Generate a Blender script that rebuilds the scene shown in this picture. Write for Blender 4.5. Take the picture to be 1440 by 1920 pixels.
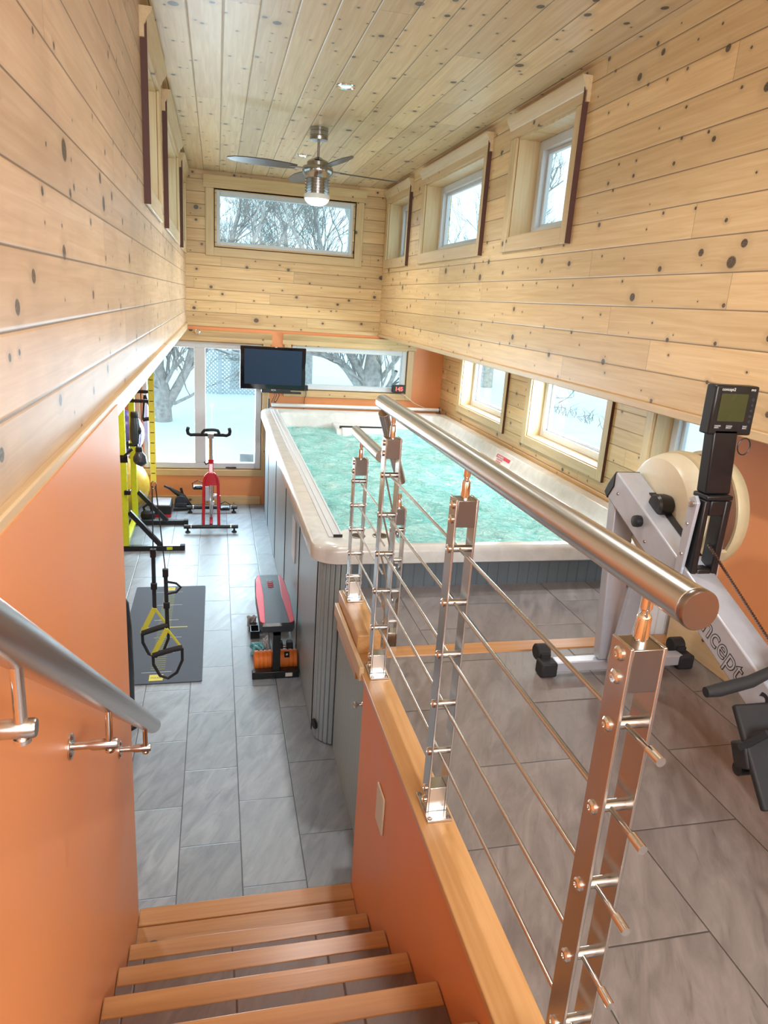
import bpy, bmesh, math, random
from mathutils import Vector, Matrix
for o in list(bpy.data.objects): bpy.data.objects.remove(o, do_unlink=True)
sc = bpy.context.scene
C = sc.collection
random.seed(7)
R = math.radians

# ---------------------------------------------------------------- camera
cd = bpy.data.cameras.new('camera'); cam = bpy.data.objects.new('camera', cd); C.objects.link(cam)
cd.sensor_fit = 'HORIZONTAL'; cd.sensor_width = 36.0; cd.lens = 36.0 * 1321.5 / 1440.0
cd.clip_start = 0.02; cd.clip_end = 300
_a, _b, _c = 0.242714, 0.286909, -0.068279
fwd = Vector((math.sin(_a)*math.cos(_b), math.cos(_a)*math.cos(_b), -math.sin(_b)))
rgt = Vector((math.cos(_a), -math.sin(_a), 0)); dwn = fwd.cross(rgt)
r2 = math.cos(_c)*rgt + math.sin(_c)*dwn; d2 = -math.sin(_c)*rgt + math.cos(_c)*dwn
mw = Matrix(((r2.x, -d2.x, -fwd.x, 0), (r2.y, -d2.y, -fwd.y, 0), (r2.z, -d2.z, -fwd.z, 2.4), (0, 0, 0, 1)))
cam.matrix_world = mw
sc.camera = cam
# ---------------------------------------------------------------- colour, world, lights
sc.view_settings.view_transform = 'Standard'; sc.view_settings.look = 'None'
sc.view_settings.gamma = 1.0; sc.view_settings.use_curve_mapping = False
sc.view_settings.exposure = 0.12
W = bpy.data.worlds.new('world'); sc.world = W; W.use_nodes = True
wb = W.node_tree.nodes['Background']; wb.inputs[0].default_value = (0.64, 0.84, 0.92, 1); wb.inputs[1].default_value = 2.0

def area(name, loc, rot, sx, sy, power, col=(1, 1, 1), shape='RECTANGLE', spread=180):
    l = bpy.data.lights.new(name, 'AREA'); l.shape = shape; l.size = sx; l.size_y = sy
    l.energy = power; l.color = col; l.spread = R(spread)
    o = bpy.data.objects.new(name, l); C.objects.link(o); o.location = loc; o.rotation_euler = rot
    return o
# fill lamp added behind the viewer, and daylight of the glazing of the long sides
area('fill_rear', (0.75, -1.80, 3.02), (R(72), 0, 0), 2.3, 0.95, 135, (0.90, 0.96, 1.0))
area('daylight_door', (-0.15, 8.60, 1.15), (R(-90), 0, 0), 1.25, 1.35, 120, (0.72, 0.88, 1.0))
area('daylight_side', (2.95, 5.8, 1.65), (0, R(90), 0), 0.42, 3.0, 110, (0.85, 0.95, 1.0))
def spot(loc, power, ang=150, col=(1.0, 0.97, 0.93), blend=1.0, rad=0.05):
    l = bpy.data.lights.new('downlight_or_fill_lamp', 'SPOT'); l.energy = power; l.spot_size = R(ang); l.spot_blend = blend
    l.color = col; l.shadow_soft_size = rad
    o = bpy.data.objects.new('downlight_or_fill_lamp', l); C.objects.link(o); o.location = loc
    return o
DOWN = [(0.735, 0.15), (0.735, 2.38), (0.735, 4.60), (0.735, 6.83)]
for (x, y), w_ in zip(DOWN, (45, 70, 120, 120)): spot((x, y, 3.575), w_)
for x, y in [(-0.75, 3.6), (-0.75, 6.0), (2.2, 3.6), (2.2, 5.4), (2.2, 7.2)]: spot((x, y, 2.03), 30)  # spots added under the soffits to brighten the recesses, no fittings there

# ---------------------------------------------------------------- node helpers
class NT:
    def __init__(s, name):
        s.m = bpy.data.materials.new(name); s.m.use_nodes = True; s.t = s.m.node_tree
        s.p = s.t.nodes['Principled BSDF']
        s.out = s.t.nodes['Material Output']
    def n(s, t, **k):
        x = s.t.nodes.new(t)
        for a, b in k.items(): setattr(x, a, b)
        return x
    def l(s, a, b): s.t.links.new(a, b)
    def setv(s, inp, v):
        if isinstance(v, bpy.types.NodeSocket): s.l(v, inp)
        else: inp.default_value = v
    def mth(s, op, a, b=None, c=None, clamp=False):
        x = s.n('ShaderNodeMath', operation=op, use_clamp=clamp)
        s.setv(x.inputs[0], a)
        if b is not None: s.setv(x.inputs[1], b)
        if c is not None: s.setv(x.inputs[2], c)
        return x.outputs[0]
    def pos(s):
        g = s.n('ShaderNodeNewGeometry'); x = s.n('ShaderNodeSeparateXYZ'); s.l(g.outputs['Position'], x.inputs[0])
        return x.outputs
    def vec(s, a, b=0.0, c=0.0):
        x = s.n('ShaderNodeCombineXYZ')
        for i, v in enumerate((a, b, c)): s.setv(x.inputs[i], v)
        return x.outputs[0]
    def noise(s, v, scale=5, detail=3, rough=0.5, dist=0.0):
        x = s.n('ShaderNodeTexNoise'); s.l(v, x.inputs['Vector']); x.inputs['Scale'].default_value = scale
        x.inputs['Detail'].default_value = detail; x.inputs['Roughness'].default_value = rough
        x.inputs['Distortion'].default_value = dist
        return x.outputs['Fac']
    def white(s, v):
        x = s.n('ShaderNodeTexWhiteNoise', noise_dimensions='3D'); s.l(v, x.inputs['Vector']); return x.outputs['Value']
    def mix(s, f, a, b, mode='MIX'):
        x = s.n('ShaderNodeMix', data_type='RGBA', blend_type=mode)
        s.setv(x.inputs[0], f)
        for i, v in ((6, a), (7, b)):
            if isinstance(v, tuple) and len(v) == 3: v = (*v, 1)
            s.setv(x.inputs[i], v)
        return x.outputs[2]
    def rng(s, v, a, b, c=0.0, d=1.0, smooth=False):
        x = s.n('ShaderNodeMapRange'); x.interpolation_type = 'SMOOTHSTEP' if smooth else 'LINEAR'
        s.setv(x.inputs[0], v)
        for i, q in enumerate((a, b, c, d)): s.setv(x.inputs[i+1], q)
        return x.outputs[0]
    def bump(s, h, st=0.3, dist=0.01):
        x = s.n('ShaderNodeBump'); x.inputs['Strength'].default_value = st; x.inputs['Distance'].default_value = dist
        s.l(h, x.inputs['Height']); s.l(x.outputs[0], s.p.inputs['Normal'])
    def base(s, v):
        if isinstance(v, tuple) and len(v) == 3: v = (*v, 1)
        s.setv(s.p.inputs['Base Color'], v)
    def rough(s, v): s.setv(s.p.inputs['Roughness'], v)

def srgb(r, g, b):
    f = lambda c: (c/255/12.92) if c/255 <= 0.04045 else ((c/255+0.055)/1.055)**2.4
    return (f(r), f(g), f(b))

def plain(name, col, rough=0.5, metal=0.0, var=0.06, scale=30, emit=0, coat=0, spec=0.5, bump=0):
    k = NT(name); P = k.pos(); v = k.vec(P[0], P[1], P[2])
    n = k.noise(v, scale, 3)
    f = k.rng(n, 0.3, 0.7, 1-var, 1+var)
    x = k.n('ShaderNodeVectorMath', operation='SCALE'); x.inputs[0].default_value = col; k.l(f, x.inputs['Scale'])
    k.l(x.outputs[0], k.p.inputs['Base Color'])
    k.rough(k.rng(n, 0.3, 0.7, max(0.02, rough-0.04), min(1, rough+0.04)))
    k.p.inputs['Metallic'].default_value = metal
    k.p.inputs['Specular IOR Level'].default_value = spec
    if coat: k.p.inputs['Coat Weight'].default_value = coat
    if emit:
        k.l(x.outputs[0], k.p.inputs['Emission Color']); k.p.inputs['Emission Strength'].default_value = emit
    if bump: k.bump(n, bump, 0.004)
    return k.m

def pine(name, along, across, bw, off=0.0, light=srgb(226, 190, 138), dark=srgb(196, 152, 100), L=2.6, knots=1.0, seam=True, rough=0.42, blotch=0.0):
    k = NT(name); P = k.pos(); u, v = P[along], P[across]
    w = P[3-along-across]
    vv = k.mth('DIVIDE', k.mth('SUBTRACT', v, off), bw)
    row = k.mth('FLOOR', vv); fv = k.mth('FRACT', vv)
    r1 = k.white(k.vec(row, 3.1, 0.7))
    uu = k.mth('ADD', k.mth('DIVIDE', u, L), k.mth('MULTIPLY', r1, 7.0))
    seg = k.mth('FLOOR', uu); fu = k.mth('FRACT', uu)
    if not seam: row = k.mth('MULTIPLY', row, 0.0); seg = k.mth('MULTIPLY', seg, 0.0)
    tint = k.white(k.vec(row, seg, 5.5))
    # knots
    def knot(scale, r0, thr, seed):
        vo = k.n('ShaderNodeTexVoronoi', voronoi_dimensions='2D'); vo.inputs['Scale'].default_value = scale
        vo.inputs['Randomness'].default_value = 1.0
        k.l(k.vec(k.mth('ADD', u, seed), k.mth('MULTIPLY', k.mth('ADD', v, seed), 1.15)), vo.inputs['Vector'])
        sp = k.n('ShaderNodeSeparateColor'); k.l(vo.outputs['Color'], sp.inputs[0])
        on = k.mth('LESS_THAN', sp.outputs[0], thr)
        rad = k.mth('MULTIPLY', k.rng(sp.outputs[1], 0, 1, 0.45, 1.25), r0*scale)
        d = k.mth('DIVIDE', vo.outputs['Distance'], rad)
        return on, d
    on1, d1 = knot(3.6, 0.0175, 0.72*knots, 3.3)
    on2, d2_ = knot(1.5, 0.027, 0.55*knots, 11.7)
    on3, d3 = knot(6.5, 0.0085, 0.45*knots, 21.2)
    core = lambda on, d: k.mth('MULTIPLY', on, k.rng(d, 0.75, 1.05, 1, 0, True))
    halo = lambda on, d: k.mth('MULTIPLY', on, k.rng(d, 1.0, 3.2, 1, 0, True))
    kc = k.mth('MAXIMUM', k.mth('MAXIMUM', core(on1, d1), core(on2, d2_)), core(on3, d3))
    kh = k.mth('MAXIMUM', k.mth('MAXIMUM', halo(on1, d1), halo(on2, d2_)), halo(on3, d3))
    # grain, bent round the knots
    warp = k.mth('MULTIPLY', kh, 0.010)
    g = k.noise(k.vec(k.mth('ADD', k.mth('MULTIPLY', u, 1.3), k.mth('MULTIPLY', tint, 37.0)), k.mth('MULTIPLY', k.mth('ADD', v, warp), 26.0), k.mth('MULTIPLY', w, 26.0)), 1.6, 4, 0.55, 0.7)
    g2 = k.noise(k.vec(k.mth('MULTIPLY', u, 2.0), k.mth('MULTIPLY', v, 160.0), k.mth('MULTIPLY', w, 160.0)), 1.0, 2, 0.5)
    col = k.mix(k.rng(g, 0.30, 0.72), light, dark)
    col = k.mix(k.rng(g2, 0.4, 0.75, 0.0, 0.10), col, tuple(c*0.62 for c in dark))
    tv = k.rng(tint, 0, 1, 0.84, 1.10)
    x = k.n('ShaderNodeVectorMath', operation='SCALE'); k.l(col, x.inputs[0]); k.l(tv, x.inputs['Scale']); col = x.outputs[0]
    if blotch:
        bl = k.noise(k.vec(k.mth('MULTIPLY', u, 3.0), k.mth('MULTIPLY', v, 5.0), w), 1.2, 2, 0.5, 0.5)
        col = k.mix(k.rng(bl, 0.42, 0.7, 0, blotch), col, srgb(168, 140, 118))
    col = k.mix(k.mth('MULTIPLY', kh, 0.30), col, tuple(c*0.55 for c in dark))
    kr = k.noise(k.vec(k.mth('MULTIPLY', u, 60.0), k.mth('MULTIPLY', v, 60.0), 0.0), 3.0, 2)
    col = k.mix(k.mth('MULTIPLY', kc, k.rng(kr, 0.3, 0.6, 0.75, 1.0)), col, srgb(66, 46, 36))
    h = k.mth('MULTIPLY', g2, 0.1)
    if seam:
        e = k.mth('MINIMUM', fv, k.mth('SUBTRACT', 1.0, fv))
        ew = k.mth('MULTIPLY', e, bw)
        s1 = k.rng(ew, 0.0010, 0.0034, 1, 0, True)
        fe = k.mth('MULTIPLY', k.mth('MINIMUM', fu, k.mth('SUBTRACT', 1.0, fu)), L)
        s2 = k.rng(fe, 0.0008, 0.0020, 1, 0, True)
        s = k.mth('MAXIMUM', s1, k.mth('MULTIPLY', s2, 0.7))
        bev = k.rng(ew, 0.0, 0.008, 0, 1, True)
        col = k.mix(k.mth('MULTIPLY', s, 0.78), col, srgb(84, 56, 34))
        h = k.mth('ADD', h, bev)
    k.base(col); k.rough(rough); k.bump(h, 0.5, 0.004)
    k.p.inputs['Coat Weight'].default_value = 0.12; k.p.inputs['Coat Roughness'].default_value = 0.3
    return k.m

def tiles(name, w, l, x0, y0, base, hi, streak, rough=0.38, grout=srgb(58, 62, 66)):
    """slate-look planks: columns along Y of width w, joints every l, each column half a tile on"""
    k = NT(name); P = k.pos(); u, v = P[0], P[1]
    a = k.mth('DIVIDE', k.mth('SUBTRACT', u, x0), w); col_i = k.mth('FLOOR', a); fa = k.mth('FRACT', a)
    half = k.mth('MULTIPLY', k.mth('PINGPONG', col_i, 1.0), 0.5)
    b = k.mth('ADD', k.mth('DIVIDE', k.mth('SUBTRACT', v, y0), l), half)
    row = k.mth('FLOOR', b); fb = k.mth('FRACT', b)
    t = k.white(k.vec(col_i, row, 1.3))
    rot_u = k.mth('ADD', k.mth('MULTIPLY', u, 0.82), k.mth('MULTIPLY', v, -0.42))
    rot_v = k.mth('ADD', k.mth('MULTIPLY', u, 0.42), k.mth('MULTIPLY', v, 0.82))
    sv = k.vec(k.mth('ADD', k.mth('MULTIPLY', rot_u, 16.0), k.mth('MULTIPLY', t, 40.0)), k.mth('MULTIPLY', rot_v, 4.0), k.mth('MULTIPLY', t, 9.0))
    s1 = k.noise(sv, 1.1, 6, 0.62, 0.8)
    sv2 = k.vec(k.mth('ADD', k.mth('MULTIPLY', rot_u, 30.0), k.mth('MULTIPLY', t, 70.0)), k.mth('MULTIPLY', rot_v, 5.0), 3.0)
    s2 = k.noise(sv2, 1.0, 4, 0.6, 1.2)
    c = k.mix(k.rng(s1, 0.32, 0.68), base, hi)
    c = k.mix(k.rng(s2, 0.60, 0.78, 0, 0.55), c, streak)
    x = k.n('ShaderNodeVectorMath', operation='SCALE'); k.l(c, x.inputs[0]); k.l(k.rng(t, 0, 1, 0.90, 1.08), x.inputs['Scale'])
    ea = k.mth('MULTIPLY', k.mth('MINIMUM', fa, k.mth('SUBTRACT', 1.0, fa)), w)
    eb = k.mth('MULTIPLY', k.mth('MINIMUM', fb, k.mth('SUBTRACT', 1.0, fb)), l)
    e = k.mth('MINIMUM', ea, eb)
    g = k.rng(e, 0.0012, 0.0030, 1, 0, True)
    k.base(k.mix(k.mth('MULTIPLY', g, 0.85), x.outputs[0], grout))
    k.rough(k.rng(s1, 0.3, 0.7, rough-0.06, rough+0.10))
    k.bump(k.mth('ADD', k.mth('MULTIPLY', s1, 0.35), k.rng(e, 0.0, 0.005, 0, 1, True)), 0.35, 0.004)
    return k.m

def steel(name, col=(0.60, 0.585, 0.57), rough=0.25):
    k = NT(name); P = k.pos()
    n = k.noise(k.vec(k.mth('MULTIPLY', P[0], 3.0), k.mth('MULTIPLY', P[1], 3.0), k.mth('MULTIPLY', P[2], 3.0)), 9, 2, 0.5)
    k.base(col); k.p.inputs['Metallic'].default_value = 1.0
    k.rough(rough)
    return k.m

def glass(name):
    k = NT(name); k.t.nodes.remove(k.p)
    tr = k.n('ShaderNodeBsdfTransparent'); tr.inputs[0].default_value = (0.93, 0.98, 0.99, 1)
    gl = k.n('ShaderNodeBsdfGlossy'); gl.inputs['Roughness'].default_value = 0.02
    lw = k.n('ShaderNodeNewGeometry'); dt = k.n('ShaderNodeVectorMath', operation='DOT_PRODUCT'); k.l(lw.outputs['Normal'], dt.inputs[0]); k.l(lw.outputs['Incoming'], dt.inputs[1])
    cs = k.mth('ABSOLUTE', dt.outputs['Value']); fr = k.mth('ADD', k.mth('MULTIPLY', k.mth('POWER', k.mth('SUBTRACT', 1.0, cs), 5.0), 0.35), 0.03)
    mx = k.n('ShaderNodeMixShader'); k.l(fr, mx.inputs[0]); k.l(tr.outputs[0], mx.inputs[1]); k.l(gl.outputs[0], mx.inputs[2])
    k.l(mx.outputs[0], k.out.inputs[0])
    return k.m

M = {}
M['pine_left'] = pine('pine_boards_left', 1, 2, 0.1315, 2.055, srgb(226, 198, 168), srgb(206, 172, 138), knots=1.0, blotch=0.30)
M['pine_right'] = pine('pine_boards_right', 1, 2, 0.133, 2.06, srgb(236, 206, 158), srgb(216, 180, 128))
M['pine_far'] = pine('pine_boards_far', 0, 2, 0.121, 2.063, srgb(228, 194, 142), srgb(204, 162, 108))
M['pine_ceil'] = pine('pine_boards_ceiling', 1, 0, 0.160, 0.03, srgb(234, 208, 168), srgb(214, 180, 136))
M['pine_low'] = pine('pine_boards_low', 1, 2, 0.120, 0.02, srgb(230, 198, 146), srgb(208, 168, 114))
M['trim_x'] = pine('pine_trim_x', 0, 2, 0.3, 0, srgb(228, 198, 148), srgb(212, 174, 120), seam=False, knots=0.35)
M['trim_y'] = pine('pine_trim_y', 1, 2, 0.3, 0, srgb(230, 204, 162), srgb(216, 184, 138), seam=False, knots=0.35)
M['trim_z'] = pine('pine_trim_z', 2, 0, 0.3, 0, srgb(230, 200, 150), srgb(214, 178, 124), seam=False, knots=0.25)
M['trim_zy'] = pine('pine_trim_zy', 2, 1, 0.3, 0, srgb(232, 208, 164), srgb(218, 186, 136), seam=False, knots=0.25)
M['cap'] = pine('maple_cap', 1, 0, 0.5, 0, srgb(222, 176, 120), srgb(208, 156, 98), seam=False, knots=0.0, rough=0.3)
M['nosing'] = pine('maple_nosing', 0, 1, 0.5, 0, srgb(200, 146, 92), srgb(180, 124, 74), seam=False, knots=0.06, rough=0.28)
M['orange'] = plain('orange_paint', srgb(227, 149, 94), 0.42, var=0.03, scale=3, bump=0.02)
M['floor_low'] = tiles('slate_floor_tiles', 0.270, 0.5415, 0.1035, 2.985, srgb(122, 134, 144), srgb(150, 160, 168), srgb(92, 104, 116))
M['floor_up'] = tiles('slate_landing_tiles', 0.344, 0.675, 0.806, 1.111, srgb(104, 96, 94), srgb(132, 124, 120), srgb(78, 66, 62), grout=srgb(44, 40, 38))
M['floor_pool'] = tiles('slate_pool_landing_tiles', 0.280, 0.54, 0.916, 2.85, srgb(108, 104, 106), srgb(134, 128, 128), srgb(84, 76, 74), grout=srgb(48, 44, 44))
M['tread'] = tiles('slate_tread_tiles', 0.30, 0.9, 0.05, 0.0, srgb(98, 78, 72), srgb(120, 98, 90), srgb(74, 56, 50), grout=srgb(36, 28, 26))
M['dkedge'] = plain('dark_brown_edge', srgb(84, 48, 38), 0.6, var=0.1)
M['steel'] = steel('brushed_stainless'); M['steel_d'] = steel('dark_brushed_stainless', (0.30, 0.265, 0.25), 0.28)
M['fansteel'] = steel('fan_steel', (0.40, 0.39, 0.38), 0.16)
M['chrome'] = steel('polished_chrome', (0.8, 0.8, 0.8), 0.09)
M['alu'] = plain('silver_painted_metal', srgb(186, 192, 204), 0.32, metal=0.35, var=0.03)
M['vinyl'] = plain('white_vinyl', srgb(206, 212, 218), 0.4, var=0.02)
M['glass'] = glass('window_glass')
M['white'] = plain('white_plastic', srgb(225, 226, 224), 0.4, var=0.02)
M['black'] = plain('black_plastic', srgb(22, 23, 26), 0.38, var=0.1)
M['blackm'] = plain('black_painted_steel', srgb(20, 22, 25), 0.3, var=0.1)
M['rubber'] = plain('black_rubber', srgb(30, 31, 34), 0.7, var=0.1)
M['fabric'] = plain('black_webbing', srgb(28, 30, 34), 0.85, var=0.2, scale=300)
M['yellow'] = plain('lime_yellow_paint', srgb(205, 220, 40), 0.4, var=0.05)
M['ystrap'] = plain('yellow_webbing', srgb(206, 200, 70), 0.75, var=0.08, scale=200)
M['red'] = plain('red_gloss_paint', srgb(196, 26, 44), 0.22, var=0.04, coat=0.5)
M['redv'] = plain('red_vinyl', srgb(214, 62, 84), 0.4, var=0.04)
M['blackv'] = plain('black_vinyl', srgb(44, 50, 60), 0.35, var=0.1, bump=0.2)
M['orangef'] = plain('orange_foam', srgb(226, 122, 44), 0.6, var=0.06)
M['teal'] = plain('teal_rubber', srgb(110, 190, 200), 0.5, var=0.08)
M['greyc'] = plain('light_grey_cord', srgb(180, 182, 186), 0.7, var=0.08)
M['mat'] = plain('charcoal_mat', srgb(74, 84, 98), 0.75, var=0.06, scale=120)
M['matline'] = plain('pale_print', srgb(150, 160, 166), 0.7, var=0.05)
M['matyel'] = plain('yellow_print', srgb(214, 208, 84), 0.7, var=0.05)
M['matol'] = plain('olive_print', srgb(112, 122, 84), 0.7, var=0.05)
M['cream'] = plain('cream_plastic', srgb(220, 214, 190), 0.38, var=0.03)
M['creamd'] = plain('aged_cream_plastic', srgb(196, 182, 146), 0.42, var=0.05)
M['mesh'] = plain('vent_mesh', srgb(126, 92, 74), 0.5, metal=0.5, var=0.15, scale=400)
M['lcd'] = plain('unlit_lcd', srgb(62, 66, 38), 0.25, var=0.02)
M['screen'] = plain('tv_screen', srgb(34, 52, 74), 0.35, var=0.02, spec=0.15)
M['tvb'] = plain('tv_bezel', srgb(12, 16, 22), 0.06, var=0.02)
M['redled'] = plain('red_led', (1.0, 0.08, 0.06), 0.4, emit=3.0)
M['warm'] = plain('lit_lamp_glass', (1.0, 0.86, 0.48), 0.4, emit=2.2, var=0.02)
M['lampw'] = plain('downlight_glow', (1.0, 0.97, 0.9), 0.4, emit=1.3, var=0.02)
M['ink'] = plain('printed_ink', srgb(30, 34, 44), 0.5)
M['purple'] = plain('purple_ball', srgb(98, 82, 170), 0.3, var=0.04)
M['yball'] = plain('yellow_ball', srgb(222, 190, 74), 0.3, var=0.04)
M['bladem'] = plain('dark_fan_blade', srgb(66, 62, 60), 0.35, var=0.08)
M['knob'] = steel('bronze_nickel', (0.36, 0.33, 0.3), 0.25)
def spa_shell():
    k = NT('spa_acrylic'); P = k.pos(); n = k.noise(k.vec(P[0], P[1], P[2]), 9, 5, 0.6, 0.6)
    k.base(k.mix(k.rng(n, 0.35, 0.65), srgb(214, 216, 214), srgb(198, 200, 198))); k.rough(0.22)
    return k.m
M['shell'] = spa_shell()
def beadboard(name, base, dark, along, pitch, rough=0.35):
    k = NT(name); P = k.pos()
    a = k.mth('FRACT', k.mth('DIVIDE', P[along], pitch))
    e = k.mth('MINIMUM', a, k.mth('SUBTRACT', 1.0, a))
    g = k.rng(e, 0.03, 0.10, 1, 0, True)
    n = k.noise(k.vec(k.mth('MULTIPLY', P[0], 20.0), k.mth('MULTIPLY', P[1], 20.0), k.mth('MULTIPLY', P[2], 1.5)), 2.0, 3)
    c = k.mix(k.rng(n, 0.3, 0.7), base, tuple(q*0.9 for q in base))
    k.base(k.mix(k.mth('MULTIPLY', g, 0.55), c, dark)); k.rough(rough)
    k.bump(k.rng(e, 0.0, 0.10, 0, 1, True), 0.4, 0.003)
    return k.m
M['skirt_y'] = beadboard('spa_cabinet_grey', srgb(150, 168, 176), srgb(116, 132, 140), 1, 0.030)
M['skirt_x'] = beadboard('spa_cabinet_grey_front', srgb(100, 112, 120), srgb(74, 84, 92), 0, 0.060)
M['bead_y'] = beadboard('grey_beadboard', srgb(156, 180, 186), srgb(124, 148, 154), 1, 0.045)
M['bead_w'] = beadboard('white_beadboard', srgb(222, 226, 230), srgb(186, 190, 196), 0, 0.045)
M['corner'] = plain('spa_corner_grey', srgb(146, 162, 168), 0.35, var=0.04)
M['dgap'] = plain('dark_gap', srgb(26, 30, 34), 0.7)
def water():
    k = NT('pool_water'); P = k.pos(); v = k.vec(P[0], P[1], P[2])
    n1 = k.noise(v, 3.5, 4, 0.6, 1.2); n2 = k.noise(v, 15, 5, 0.65, 1.5); n3 = k.noise(v, 5, 4, 0.7, 2.2)
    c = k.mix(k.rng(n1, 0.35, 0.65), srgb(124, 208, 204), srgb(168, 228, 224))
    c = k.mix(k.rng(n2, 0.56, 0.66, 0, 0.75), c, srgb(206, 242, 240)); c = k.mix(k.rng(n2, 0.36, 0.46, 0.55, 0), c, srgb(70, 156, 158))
    foam = k.rng(n3, 0.60, 0.70, 0, 0.8, True)  # sparkle of light on the ripples, painted into the water colour
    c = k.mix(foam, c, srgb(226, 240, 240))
    k.base(c); k.rough(0.07); k.p.inputs['IOR'].default_value = 1.33
    k.bump(k.mth('ADD', n2, n1), 1.0, 0.05)
    return k.m
M['water'] = water()
def snow():
    k = NT('snow'); P = k.pos(); n = k.noise(k.vec(P[0], P[1], P[2]), 0.8, 4)
    k.base(k.mix(k.rng(n, 0.3, 0.7), (0.86, 0.93, 0.97), (0.78, 0.88, 0.94))); k.rough(0.8); k.bump(n, 0.4, 0.15)
    return k.m
M['snow'] = snow()
M['bark'] = plain('grey_bark', srgb(172, 168, 166), 0.85, var=0.25, scale=14, bump=0.6)
M['twig'] = plain('grey_twig', srgb(138, 134, 130), 0.85, var=0.2, scale=10)
M['lattice'] = plain('pale_lattice', srgb(190, 198, 204), 0.6, var=0.05)

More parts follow.
